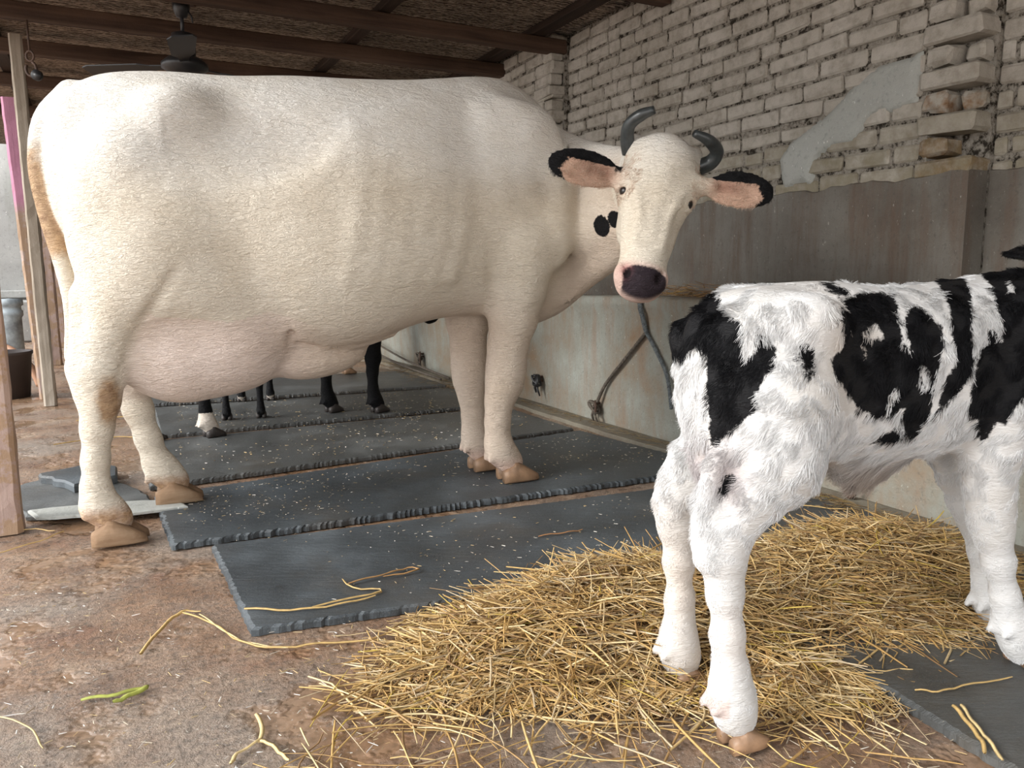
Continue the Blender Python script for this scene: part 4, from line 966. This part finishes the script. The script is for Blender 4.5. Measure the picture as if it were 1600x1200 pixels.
# ------------------------------------------------------------------ the other animals standing behind the white cow
def beast(name, hind, front, H, label, cat, res=.012, sock=(0, 0, 0, 0), belly=1.0, thick=1.0, headup=False, group=None, body_c=(.012, .011, .013), facing=None):
    """hind, front: (near x,y),(far x,y) hoof points in world; H = height at the withers"""
    h0, h1, f0, f1 = [np.array(q) for q in (*hind, *front)]
    hm, fm = (h0+h1)/2, (f0+f1)/2; ax = (fm-hm); Ls = np.linalg.norm(ax); A = math.atan2(ax[1], ax[0]); O = (hm+fm)/2; S = H/1.5
    loc = [w2l((*q, 0), O, A)[:2] for q in (h0, h1, f0, f1)]
    bx = Ls/2; V = Vol((-bx-.35*S-.05, -.40*S, -.01), (bx+1.0*S, .40*S, 1.12*H), res)
    t = thick
    V.trunk([(-bx-.20*S, 1.28*S, 1.1*S, .95*S, .06*S*t), (-bx-.14*S, 1.40*S, 1.1*S, .85*S, .16*S*t), (-bx, 1.46*S, 1.08*S, .74*S, .22*S*t), (-bx*.4, 1.44*S, 1.0*S, .64*S*belly, .26*S*t), (bx*.3, 1.43*S, 1.0*S, .64*S, .27*S*t),
             (bx*.85, 1.48*S, 1.02*S, .70*S, .20*S*t), (bx+.12*S, 1.45*S, 1.05*S, .76*S, .14*S*t), (bx+.24*S, 1.34*S, 1.1*S, .92*S, .06*S*t)], .03)
    for i, (x, y) in enumerate(loc):
        s_ = 1 if y > 0 else -1
        yy = s_*.15*S*t
        if i < 2:
            V.chain([(x-.0, yy, 1.0*S, .13*S), (x+.06*S, yy, .82*S, .11*S), (x-.02*S, yy*.6+y*.4, .62*S, .065*S), (x-.05*S, y, .52*S, .058*S), (x-.04*S, y, .40*S, .044*S), (x-.035*S, y, .20*S, .038*S), (x-.03*S, y, .13*S, .050*S), (x, y, .085*S, .048*S)], .05*S, lat=(0, 1, 0), q=.82, ik=.03*S)
            V.ell((x+.02*S, yy*.95, 1.0*S), (.18*S, .09*S*t, .26*S), .08*S)
        else:
            V.chain([(x+.04*S, yy, 1.0*S, .11*S), (x+.0*S, yy*.8+y*.2, .75*S, .085*S), (x-.03*S, y, .58*S, .060*S), (x-.035*S, y, .44*S, .060*S), (x-.045*S, y, .34*S, .044*S), (x-.045*S, y, .20*S, .040*S), (x-.03*S, y, .13*S, .052*S), (x, y, .085*S, .048*S)], .05*S, lat=(0, 1, 0), q=.85, ik=.03*S)
            V.ell((x+.05*S, yy, 1.05*S), (.13*S, .06*S*t, .26*S), .08*S)
        V.chain([(x-.075*S, y-.02*S, .12*S, .015*S), (x-.09*S, y-.02*S, .10*S, .012*S)], .01); V.chain([(x-.075*S, y+.025*S, .12*S, .015*S), (x-.09*S, y+.025*S, .10*S, .012*S)], .01)
    zh = 1.25*S if headup else .95*S
    V.chain([(bx+.05*S, 0, 1.2*S, .18*S), (bx+.28*S, 0, 1.18*S, .14*S), (bx+.46*S, 0, zh+.12*S, .11*S)], .08*S)
    P0 = np.array((bx+.50*S, 0, zh+.17*S)); Mz = P0+np.array((.26, 0, -.42))*S*1.05; a, w_, n, L = head_frame(P0, Mz, (0, 1, 0))
    if n[0] < 0: n = -n
    build_head(V, P0, a, w_, n, L, [((P0[0]-.04*S, s_*.10*S, P0[2]-.10*S), (P0[0]-.06*S, s_*.30*S, P0[2]-.14*S), None, (1, 0, .3), .1, .055*S) for s_ in (-1, 1)])
    V.chain([(-bx-.17*S, 0, 1.36*S, .03*S), (-bx-.24*S, 0, 1.15*S, .025*S), (-bx-.23*S, 0, .8*S, .022*S), (-bx-.22*S, 0, .55*S, .035*S), (-bx-.22*S, 0, .42*S, .015*S)], .03)
    v, f = V.mesh(2)
    o = newobj(name, v, f, MT['coat'], smooth=True, loc=(O[0], O[1], 0), rz=A); tag(o, label, cat, group)
    x, y, z = v.T; dark = np.full(len(v), -.2); tint = np.tile(np.array([.78, .70, .62]), (len(v), 1))
    for (lx, ly), sk in zip(loc, sock):
        if sk: 
            m_ = np.hypot(x-lx, y-ly) < .16; dark = np.where(m_, np.minimum(z*0+.2, (sk-z)+.012*vnoise(v, 60, 3)), dark)
    setattr_f(o, 'dark', dark); setattr_f(o, 'stain', np.where(z < .2, .25, 0)); setattr_f(o, 'tint', tint, 'FLOAT_COLOR')
    for (lx, ly), sk in zip(loc, sock): hoof(o, lx+.01*S, ly, .023, 0, .95*S, 'hoof_dark' if not sk or sk < .3 else 'hoof')
    return o
beast('cow', ((-1.568, 3.935), (-1.838, 3.849)), ((-.811, 4.60), (-1.095, 4.62)), 1.22, 'dark cow with white hind socks half hidden behind the white cow, on the dusty mats', 'cow', sock=(.15, .12, 0, 0), thick=.80)
beast('calf', ((-1.48, 4.46), (-1.66, 4.40)), ((-1.62, 5.09), (-1.80, 5.05)), .86, 'small black calf with white forefeet, seen under the white cow udder', 'calf', res=.010, sock=(0, 0, .06, .06), thick=.85, headup=True)
beast('cow', ((-2.48, 5.82), (-2.62, 6.08)), ((-1.385, 6.43), (-1.50, 6.70)), 1.30, 'farthest cow, only its pale forefoot showing between the black legs', 'cow', sock=(.3, .3, .35, .35))

# ------------------------------------------------------------------ straw
def m_straw(name):
    m = NT(name); c = m.attr('scol'); g = m.noise(60, 3, .6, m.obj())
    return m.out(m.mix(1., c, m.ramp(g, [(.3, .75), (.7, 1.15)]), 'MULTIPLY'), .45, None, .45)
MT['straw'] = m_straw('dry_straw')
PAL = [(.56, .38, .15), (.64, .47, .22), (.70, .56, .32), (.48, .31, .12), (.36, .23, .10), (.58, .44, .10), (.25, .155, .075), (.60, .50, .34)]
PW = [.20, .19, .17, .14, .12, .03, .08, .07]
def strands(lst, rr):
    """lst: (points (n,3), width, colour) all with the same n; flattened five-point straws, hollow-looking"""
    n = len(lst[0][0]); P = np.array([q[0] for q in lst]); W_ = np.array([q[1] for q in lst]); C_ = np.array([q[2] for q in lst]); N = len(lst)
    d = np.gradient(P, axis=1); d /= np.linalg.norm(d, axis=2, keepdims=True)+1e-9
    up = np.array([0, 0, 1.])+.5*rr.normal(size=(N, 1, 3)); s_ = np.cross(d, up); s_ /= np.linalg.norm(s_, axis=2, keepdims=True)+1e-9; u = np.cross(s_, d)
    w_ = W_[:, None, None]*np.array([.9]+[1.]*(n-2)+[.6])[None, :, None]
    V_ = np.stack([P+s_*w_*.5, P+u*w_*.28, P-s_*w_*.5, P-u*w_*.28], 2).reshape(-1, 3)
    k = np.arange(4); base = (np.arange(N)[:, None]*n+np.arange(n-1)[None])*4
    q = np.stack([base[..., None]+k, base[..., None]+(k+1) % 4, base[..., None]+4+(k+1) % 4, base[..., None]+4+k], -1).reshape(-1, 4)
    return V_, q, np.repeat(C_, n*4, 0)
def straw_obj(name, V_, q, C_, loc=(0, 0, 0), parent=None):
    o = newobj(name, V_-np.array(loc), q.astype(np.int32), MT['straw'], parent, loc=loc); setattr_f(o, 'scol', C_, 'FLOAT_COLOR'); return o
PILE = [(-.29, 1.49), (-.26, 1.66), (-.15, 1.86), (.10, 2.05), (.38, 2.17), (.50, 2.20), (.76, 2.30), (1.0, 2.46), (1.27, 2.45), (1.42, 2.30), (1.40, 1.95), (1.10, 1.58), (.90, 1.56), (.78, 1.50), (.66, 1.40), (.37, 1.42), (.12, 1.40), (-.13, 1.42)]
def pile_h(x, y):
    d = -polysd(PILE, x, y); e = sst(d, -.02, .20)
    b = .12*np.exp(-((x-.32)/.42)**2-((y-1.80)/.26)**2)+.10*np.exp(-((x-1.05)/.38)**2-((y-2.12)/.26)**2)+.04*np.exp(-((x-.05)/.3)**2-((y-1.62)/.2)**2)
    hole = np.exp(-((x-.72)/.13)**2-((y-1.62)/.07)**2)
    return np.maximum(0, (b+.018)*e*(1-.95*hole)), d, hole
rs = np.random.default_rng(21)
def make_strands(N, rs, sampler, Lr=(.05, .22), wr=(.0016, .0056), dirb=0.0, n=5, tilt=.22):
    out = []
    x, y, z, sl = sampler(N, rs)
    for i in range(len(x)):
        L = rs.uniform(*Lr)*(1.5 if rs.random() < .08 else 1); a = rs.normal(dirb, 1.1); t = rs.normal(0, tilt)
        if z[i] < .03: t *= .25
        d = np.array([math.cos(a)*math.cos(t), math.sin(a)*math.cos(t), math.sin(t)])
        b_ = np.array([-math.sin(a), math.cos(a), 0])*rs.normal(0, .10)+np.array([0, 0, -1])*abs(rs.normal(0, .05))
        u = np.linspace(-.5, .5, n)[:, None]; p = np.array([x[i], y[i], z[i]])+d*L*u+b_*L*(u*u*2)
        if rs.random() < .3:       # a kink
            k = rs.integers(1, n-1); ka = rs.normal(0, .7); c_, s_ = math.cos(ka), math.sin(ka); q = p[k:]-p[k]; q[:, :2] = q[:, :2] @ np.array([[c_, s_], [-s_, c_]]); p[k:] = p[k]+q
        p[:, 2] = np.maximum(p[:, 2], .004+.002*rs.random())
        c = np.array(PAL[rs.choice(len(PAL), p=PW)])*rs.uniform(.8, 1.15)
        out.append((p, rs.uniform(*wr), c))
    return out
LEGS = [(.395, 1.27), (.352, 1.52), (1.075, 1.54), (1.14, 1.735)]
PAL = [tuple(np.array(c)*np.array([.98, .93, .88])) for c in PAL]
def in_pile(N, rs):
    X, Y, Z = [], [], []
    while len(X) < N:
        x, y = rs.uniform(-.42, 1.5), rs.uniform(1.15, 2.55)
        h, d, ho = pile_h(np.array([x]), np.array([y])); h, d, ho = h[0], d[0], ho[0]
        dens = sst(np.array(d), -.13, .06)
        if d < -.0: dens = dens*.35+(.05 if (y < 1.5 and -.4 < x < .7) else 0)
        if y > 2.2 and d < 0: dens *= .4
        dens *= (1-.92*ho)
        if rs.random() > dens: continue
        z = h*rs.random()**.55+.006+(.012*rs.random())
        if any((x-a)**2+(y-b)**2 < .045**2 for a, b in LEGS): continue
        X.append(x); Y.append(y); Z.append(z)
    return np.array(X), np.array(Y), np.array(Z), None
mt_x, mt_y = None, None
L1 = make_strands(15000, rs, in_pile)
# raise strands that lie over the mats
V_, q_, C_ = strands(L1, rs)
pile = straw_obj('straw_pile', V_, q_, C_, (.5, 1.85, 0)); tag(pile, 'big heap of dry golden straw spread under the spotted calf', 'straw', kind='stuff')
# matted core of the heap so that no floor shows through
g = 90; gx, gy = np.meshgrid(np.linspace(-.35, 1.5, g*2), np.linspace(1.3, 2.55, g), indexing='ij'); hh_, dd_, _ = pile_h(gx.ravel(), gy.ravel())
pv = np.stack([gx.ravel(), gy.ravel(), hh_*.72+.008*vnoise(np.stack([gx.ravel(), gy.ravel(), 0*gx.ravel()], 1), 40, 4)*(hh_ > .03)-.004], 1); ii = np.arange(len(pv)).reshape(gx.shape)
qq = np.stack([ii[:-1, :-1], ii[1:, :-1], ii[1:, 1:], ii[:-1, 1:]], -1).reshape(-1, 4); qq = qq[(hh_[qq] > .022).all(1)]
co = newobj('matted_core', pv-np.array((.5, 1.85, 0)), qq.astype(np.int32), plain('matted_straw', (.30, .19, .085), .9, 120, 1., .02, .6), pile, smooth=True)
# chaff and wisps along the foot of the trough
def along(N, rs):
    X, Y, Z = [], [], []
    while len(X) < N:
        if rs.random() < .55: n_, t_ = TF-.10-abs(rs.normal(0, .12)), rs.uniform(4.4, 8.8)
        elif rs.random() < .7: n_, t_ = TF-.09-abs(rs.normal(0, .06)), rs.uniform(1.2, 2.3)
        else: n_, t_ = TF-.05-abs(rs.normal(0, .03)), rs.uniform(2.3, 4.4)
        p = SH(n_, t_); X.append(p.x); Y.append(p.y); Z.append(.026+.012*rs.random())
    return np.array(X), np.array(Y), np.array(Z), None
V_, q_, C_ = strands(make_strands(1900, rs, along, (.015, .08), (.0015, .0030), SA+1.6, tilt=.08), rs)
tag(straw_obj('straw_litter', V_, q_, C_*.45, (0, 5, 0)), 'thin litter of chaff and straw bits along the foot of the feed trough', 'straw', kind='stuff')
def inside(N, rs):
    t_ = np.where(rs.random(N) < .75, rs.uniform(1.4, 3.45, N), rs.uniform(3.4, 6, N)); n_ = rs.uniform(TF+.13, WN-.02, N); P = [SH(a, b) for a, b in zip(n_, t_)]
    return np.array([p.x for p in P]), np.array([p.y for p in P]), .61+(.14*rs.random(N)*np.sin(np.pi*np.clip((n_-TF-.1)/.42, 0, 1))**.5+.04*(n_ > WN-.2))*(t_ < 3.5), None
V_, q_, C_ = strands(make_strands(3600, rs, inside, (.04, .15), (.002, .004), 0, tilt=.2), rs)
fo = straw_obj('feed_straw', V_, q_, C_*np.array([.75, .62, .5]), (1, 4, .6)); tag(fo, 'brown chopped straw lying in the feed trough along the wall', 'straw', kind='stuff')
b = MB(); b.box(((TF+.11+WN)/2, 4.6, .31), (WN-TF-.12, 12.2, .62)); b.build('packed_feed', plain('packed_feed', (.16, .085, .04), .95, 90, 1., .02, .6), fo).matrix_world = Matrix.Translation((0, 0, 0)) @ Matrix.Rotation(SA, 4, 'Z')
# single stems lying about, each its own thing
def stem(pts, w_, c, label, z=None, group=None, name='straw_stem'):
    P = catmull([(*p, 0) for p in pts], 4); P[:, 2] = z if z else .006
    P[:, 2] += .004*np.abs(np.sin(np.arange(len(P))*.9)); a = P[0].copy()
    V_, q_, C_ = strands([(P, w_, np.array(c))], rs); o = straw_obj(name, V_, q_, C_, (a[0], a[1], 0)); return tag(o, label, 'straw', group)
G1, G2, G3 = (.56, .38, .15), (.66, .50, .25), (.34, .21, .09)
stem([(-.51, 1.84), (-.35, 1.93), (-.43, 1.955), (-.47, 2.01)], .008, G1, 'kinked golden straw stem near the lower edge of the front mat', .026)
stem([(-.45, 1.98), (-.36, 2.04), (-.30, 2.085), (-.27, 2.07), (-.36, 2.02)], .008, (.48, .27, .11), 'looped brown straw stem in the middle of the front mat', .028)
stem([(-.68, 1.835), (-.56, 1.82), (-.45, 1.85), (-.36, 1.90)], .006, G1, 'straight straw stem across the left corner of the front mat', .026)
stem([(-.853, 1.646), (-.86, 1.78), (-.849, 1.861), (-.80, 1.86)], .008, G1, 'bent straw stem on the wet floor left of the front mat corner', .005)
stem([(-.849, 1.861), (-.74, 1.79), (-.644, 1.70), (-.55, 1.665), (-.453, 1.684), (-.30, 1.70)], .009, G1, 'long arching straw stem below the front mat, running to the heap', .005)
stem([(-.80, 1.85), (-.70, 1.75), (-.62, 1.69), (-.52, 1.66)], .005, G2, 'thin pale straw stem beside the long arching one', .006)
stem([(-.882, 1.455), (-.82, 1.47), (-.768, 1.50), (-.79, 1.465), (-.81, 1.44)], .011, (.36, .38, .08), 'green and yellow bent stem on the wet floor at lower left', .006, name='green_stem')
stem([(-.508, 1.40), (-.48, 1.35), (-.475, 1.31), (-.50, 1.27), (-.50, 1.24)], .009, G2, 'forked pale straw stem at the bottom edge left of the heap', .005)
stem([(-.475, 1.31), (-.45, 1.30), (-.42, 1.27), (-.40, 1.25)], .007, G2, 'short pale straw stem branching off beside the forked one', .005)
stem([(.86, 1.375), (.848, 1.32), (.842, 1.26), (.83, 1.20)], .007, G2, 'thin pale straw stem lying beside the thick split one', .027)
stem([(.845, 1.375), (.838, 1.32), (.83, 1.26), (.812, 1.22)], .008, G1, 'thick split straw stem pointing at us on the corner mat', .026)
stem([(.80, 1.43), (.84, 1.42), (.90, 1.44), (1.02, 1.47)], .007, G1, 'bent straw stem lying along the corner mat edge', .026)
stem([(.454, 1.342), (.55, 1.37), (.65, 1.395), (.75, 1.44)], .007, G1, 'long straight straw stem running right from the calf hind hoof', .006)
stem([(.08, 2.35), (.16, 2.375), (.225, 2.405)], .007, (.50, .25, .11), 'reddish straw stem alone in the middle of the front mat', .026)
stem([(.75, 2.43), (.80, 2.66), (.87, 2.70), (1.05, 2.62), (1.16, 2.58)], .007, G1, 'high bent straw stem behind the heap near the trough', .03)
stem([(-1.02, 1.40), (-.93, 1.36), (-.86, 1.29)], .006, G2, 'pale straw stem in the glittering puddle at lower left', .005)
stem([(-1.73, 2.48), (-1.65, 2.52), (-1.55, 2.50)], .007, G1, 'straw stem at the foot of the near wooden post', .005)
stem([(-1.52, 2.50), (-1.54, 2.40), (-1.62, 2.28)], .007, G1, 'straw stem angled away from the near wooden post', .005)
stem([(-2.35, 3.85), (-2.15, 4.0), (-2.0, 4.02)], .012, G1, 'straw stem on the wet floor behind the near hind leg', .005)
stem([(-2.6, 4.5), (-2.35, 4.62), (-2.2, 4.6)], .012, G1, 'straw stem farther back on the wet floor by the pink post', .005)
def chaff(name, N, quad, z, lr, wr, cols, label):
    L_ = []
    while len(L_) < N:
        u, v_ = rs.random(), rs.random(); q = [np.array(k) for k in quad]; p = q[0]*(1-u)*(1-v_)+q[1]*u*(1-v_)+q[2]*u*v_+q[3]*(1-u)*v_
        if vnoise(np.array([[p[0], p[1], 0]]), 6, 31)[0] < rs.uniform(-.8, .5): continue
        a = rs.uniform(0, 3.14); l = rs.uniform(*lr)*rs.random(); d = np.array([math.cos(a), math.sin(a), 0])
        pts = np.array([p[0], p[1], z])+d*np.linspace(0, l+.002, 3)[:, None]; L_.append((pts, rs.uniform(*wr), np.array(cols[rs.integers(0, len(cols))])*rs.uniform(.8, 1.2)))
    V_, q_, C_ = strands(L_, rs); tag(straw_obj(name, V_, q_, C_, (*quad[0], 0)), label, 'chaff', kind='stuff')
PC = [(.62, .54, .42), (.72, .68, .60), (.50, .38, .22), (.58, .42, .20)]
chaff('chaff', 420, [(-.93, 2.33), (1.0, 2.98), (1.2, 2.55), (-.60, 1.78)], .0255, (.003, .016), (.0015, .0032), PC, 'pale chaff flecks scattered over the front rubber mat')
chaff('chaff', 700, [(-1.30, 2.86), (.38, 3.92), (.74, 3.34), (-1.05, 2.36)], .0255, (.003, .016), (.0015, .0035), PC, 'pale chaff flecks scattered over the mat under the white cow hooves')
chaff('chaff', 900, [(-2.2, 5.0), (-.6, 5.7), (.25, 4.15), (-1.4, 3.1)], .0255, (.005, .022), (.002, .005), PC, 'pale chaff flecks over the dusty mats behind the white cow')
chaff('straw_bits', 500, [(-1.5, 2.2), (-.45, 1.95), (-.1, 1.2), (-1.0, 1.15)], .004, (.003, .03), (.0012, .003), PC+[(.75, .73, .70)], 'small straw bits and grit scattered on the wet floor at lower left')
chaff('straw_bits', 300, [(-.3, 1.42), (.9, 1.42), (.9, 1.1), (-.3, 1.1)], .004, (.003, .04), (.0012, .003), PC, 'small straw bits on the bare floor below the heap')

# ------------------------------------------------------------------ ropes and rings
def twist(name, pts, r, mat, label=None, cat='rope', parent=None, pitch=.035):
    P = catmull(pts, 10); b = MB(); d = np.cumsum(np.r_[0, np.linalg.norm(np.diff(P, axis=0), axis=1)])
    M_ = max(8, int(d[-1]/.006)); s_ = np.linspace(0, d[-1], M_); Q = np.stack([np.interp(s_, d, P[:, i]) for i in range(3)], 1)
    for k in range(3):
        pp = []
        for i in range(M_):
            t_ = Vector(Q[min(i+1, M_-1)]-Q[max(i-1, 0)]).normalized(); a = Vector((.9, -.3, .2)); a = (a-t_*a.dot(t_)).normalized(); c = t_.cross(a); ph = 2*math.pi*(s_[i]/pitch+k/3)
            pp.append(Vector(Q[i])+(a*math.cos(ph)+c*math.sin(ph))*r*.55)
        b.tube(pp, r*.62, 6)
    o = b.build(name, MT[mat], parent, True)
    if label: tag(o, label, cat)
    return o
def T_(n_, t_, z): p = SH(n_, t_, z); return (p.x, p.y, p.z)
RT = TF-.035
twist('rope', [T_(TF+.12, 3.20, .78), T_(TF+.04, 3.16, .745), T_(RT, 3.14, .70), T_(RT+.005, 3.12, .62), T_(RT+.01, 3.10, .555)], .012, 'ropeb', 'thick grey tether rope hanging over the trough rim below the white cow muzzle')
twist('rope', [T_(RT+.01, 3.10, .555), T_(RT+.01, 3.28, .40), T_(RT+.01, 3.45, .25), T_(RT, 3.52, .14)], .009, 'rope', 'brown twisted rope slanting down left to a knotted ring on the trough')
twist('rope', [T_(RT+.01, 3.10, .555), T_(RT+.01, 3.02, .47), T_(RT+.01, 2.93, .35), T_(RT, 2.88, .20)], .009, 'ropeb', 'grey rope slanting down right behind the calf rump')
def ring(n_, t_, z, r_, label, knot=True, rmat='iron', droop=.03):
    p = SH(n_, t_, z); e = empty('tie_ring', p, SA); tag(e, label, 'ring')
    b = MB(); b.tube([(-.012+.018*math.sin(a), r_*math.sin(a)*.9, -r_*.7+r_*math.cos(a)-.0) for a in np.linspace(0, 6.28, 18)], .0075, 8, False); b.build('ring_loop', MT[rmat], e, True)
    b = MB(); b.tube([(.06, 0, .0), (-.01, 0, .0), (-.022, 0, -.012), (-.01, 0, -.024), (.06, 0, -.024)], .008, 8); b.build('staple', MT['iron'], e, True)
    if knot:
        r = random.Random(int(t_*10)); b = MB()
        for k in range(4):
            a0 = r.uniform(0, 6); b.tube([(-.02+.028*math.sin(a+a0)*.6, .030*math.cos(a), -.02+.03*math.sin(a*1.0+a0*.5)) for a in np.linspace(0, 6.0, 14)], .0085, 6)
        b.tube([(-.02, .0, -.03), (-.03, -.03, -.07), (-.02, -.045, -.115)], [.009, .008, .005], 6); b.tube([(-.02, .0, -.03), (-.02, .02, -.07), (-.015, .01, -.10)], [.009, .008, .005], 6)
        b.build('knot', MT['rope' if rmat == 'iron' else 'blackm'], e, True)
    return e
ring(TF-.022, 3.54, .13, .035, 'iron ring with a brown rope knot on the trough, below the white cow muzzle')
ring(TF-.022, 1.86, .105, .045, 'rusty iron tie ring without rope, low on the trough under the calf belly', False)
ring(TF-.02, 4.20, .20, .04, 'black knotted tether on the trough just right of the near front leg', True, 'blackm')
ring(TF-.02, 6.28, .16, .05, 'knotted tie ring far down the trough, seen behind the front legs')
for j, (a, lab) in enumerate(((0, 'upper dark cord slung along the foot of the far trough'), (.07, 'lower dark cord slung along the foot of the far trough'))):
    P = catmull([T_(TF-.03-a, 8.6, .30-a), T_(TF-.10-a, 7.5, .20-a*.8), T_(TF-.12-a, 6.4, .10-a*.4), T_(TF-.13-a, 5.4, .055)], 6); b = MB(); b.tube([tuple(q) for q in P], .009, 7); tag(b.build('cord', MT['rope'], None, True), lab, 'cord')
b = MB(); p = SH(TF-.03, 3.9, 0)

# ------------------------------------------------------------------ ceiling fan, hook
f_ = empty('ceiling_fan', (-1.83, 4.55, 2.43)); tag(f_, 'dark ceiling fan hanging from the roof behind the white cow back', 'ceiling fan')
b = MB(); b.box((0, .02, -.035), (.10, .16, .05), bev=.005); b.build('mount_plate', MT['beam'], f_)
b = MB(); b.lathe([(.0001, -.15), (.028, -.145), (.045, -.10), (.048, -.065), (.035, -.06), (.0001, -.06)], n=18); b.build('upper_cup', MT['blackm'], f_, True)
b = MB(); b.tube([(0, 0, -.10), (0, 0, -.24)], .010, 10); b.tube([(.03, 0, -.10), (.055, 0, -.14), (.06, 0, -.175)], .005, 6); b.build('down_rod', MT['blackm'], f_, True)
b = MB(); b.lathe([(.0001, -.365), (.062, -.36), (.064, -.26), (.060, -.235), (.030, -.225), (.0001, -.225)], n=24); b.build('lower_cup', MT['blackm'], f_, True)
b = MB(); b.lathe([(.0001, -.45), (.08, -.445), (.125, -.42), (.125, -.395), (.09, -.365), (.0001, -.36)], n=30); b.build('motor', MT['blackm'], f_, True)
for k in range(3):
    a = .90+k*2*math.pi/3; b = MB(); R_ = Matrix.Rotation(a, 3, 'Z')
    P = [(.10, -.02), (.20, -.03), (.26, -.062), (.56, -.072), (.60, -.05), (.60, .05), (.56, .068), (.26, .055), (.20, .03), (.10, .02)]
    for s_ in (0,):
        v = [R_ @ Vector((x, y, -.405+.18*y+.003)) for x, y in P]+[R_ @ Vector((x, y, -.405+.18*y-.003)) for x, y in P]; n = len(P)
        b.add(v, [tuple(range(n)), tuple(range(2*n-1, n-1, -1))]+[(i, (i+1) % n, n+(i+1) % n, n+i) for i in range(n)])
    b.build('blade', MT['blackm'], f_)
h_ = empty('hanging_hook', (-2.74, 4.62, 2.30)); tag(h_, 'iron hook with a small pulley hanging from the roof beside the pink post', 'hook')
b = MB(); b.tube([(0, 0, .0), (0, 0, -.17)], .006, 8); b.tube([(.022*math.sin(a), 0, -.195+.028*math.cos(a)) for a in np.linspace(0, 6.28, 16)], .006, 8, False); b.build('rod', MT['iron'], h_, True)
b = MB(); b.tube([(.0+.03*math.sin(a), .0, -.265+.040*math.cos(a)) for a in np.linspace(.3, 5.3, 14)], .008, 8); b.build('hook', MT['iron'], h_, True)
b = MB(); b.tube([(.03, -.012, -.30), (.03, .012, -.30)], .030, 14); b.build('pulley', MT['blackm'], h_, True)

# ------------------------------------------------------------------ yard beyond the posts
b = MB(); b.lathe([(.0001, 0), (.085, 0), (.085, .50), (.10, .52), (.10, .56), (.088, .57), (.088, .60), (.105, .61), (.105, .66), (.0001, .67)], n=20)
tag(b.build('pipe_post', plain('painted_pipe', (.30, .34, .36), .6, 25, .4, .004, .5), None, True, loc=(-4.39, 6.75, 0)), 'weathered grey-blue pipe post with a collar behind the near wooden post', 'pipe')
P = catmull([(-3.99, 5.9, .34), (-3.85, 5.88, .30), (-3.74, 5.86, .22), (-3.66, 5.85, .12), (-3.62, 5.84, .03)], 6); b = MB(); b.tube([tuple(q) for q in P], .030, 10)
tag(b.build('hose', plain('tan_hose', (.42, .22, .13), .5, 20, .1, .002, .1), None, True), 'tan bent hose between the near wooden post and the pink post', 'hose')
b = MB(); b.lathe([(.0001, 0), (.14, 0), (.17, .30), (.18, .31), (.18, .33), (.16, .33), (.13, .02), (.0001, .02)], n=22); tag(b.build('form', plain('dark_form', (.035, .025, .022), .6, 20, .1, .002, .2), None, True, loc=(-3.62, 5.45, 0)), 'dark bucket put in for an unidentified dark shape in the gap left of the pink post', 'form')  # made-up vessel form filling in for an unidentified dark shape
b = MB(); b.box((-.95, 12.2, .27), (.8, .5, .54), bev=.02); b.box((-1.85, 12.2, .22), (.7, .5, .44), bev=.02); o = b.build('block', MT['yard'], rz=SA); tag(o, 'low concrete blocks against the yard wall at far left', 'block')
b = MB(); b.box((-2.7, 10.2, .55), (1.5, .12, 1.1), bev=.01); tag(b.build('wall_yard', MT['yard'], rz=SA), kind='structure')

# short pale hair inside the ears and the curly tuft on the forehead of the white cow
def ear_keep(c):
    m = np.zeros(len(c))
    for (b_, t_, _, nn_, ll_, wd_) in EARB:
        ex = (t_-b_)/np.linalg.norm(t_-b_); u = (c-b_)@ex/np.linalg.norm(t_-b_); r_ = np.linalg.norm((c-b_)-np.outer((c-b_)@ex, ex), axis=1)
        m = np.maximum(m, ((u > -.1) & (u < 1.1) & (r_ < .09))*1.)
    return m
def cow_dark_at(p):
    i = np.random.default_rng(1); out = np.empty(len(p))
    sel = np.where(ear_keep(cv) > 0)[0]; S_ = cv[sel]
    for a in range(0, len(p), 500):
        q = p[a:a+500]; out[a:a+500] = dark[sel][((q[:, None, :]-S_[None])**2).sum(2).argmin(1)]
    return out
fur(cow, cv, cf, 9000, lambda p: np.full(len(p), .011), cow_dark_at, lambda p: np.tile(np.array([.60, .45, .35]), (len(p), 1)), 'ear_hair', 31, r0=.0004, lift=.35, keep=ear_keep)
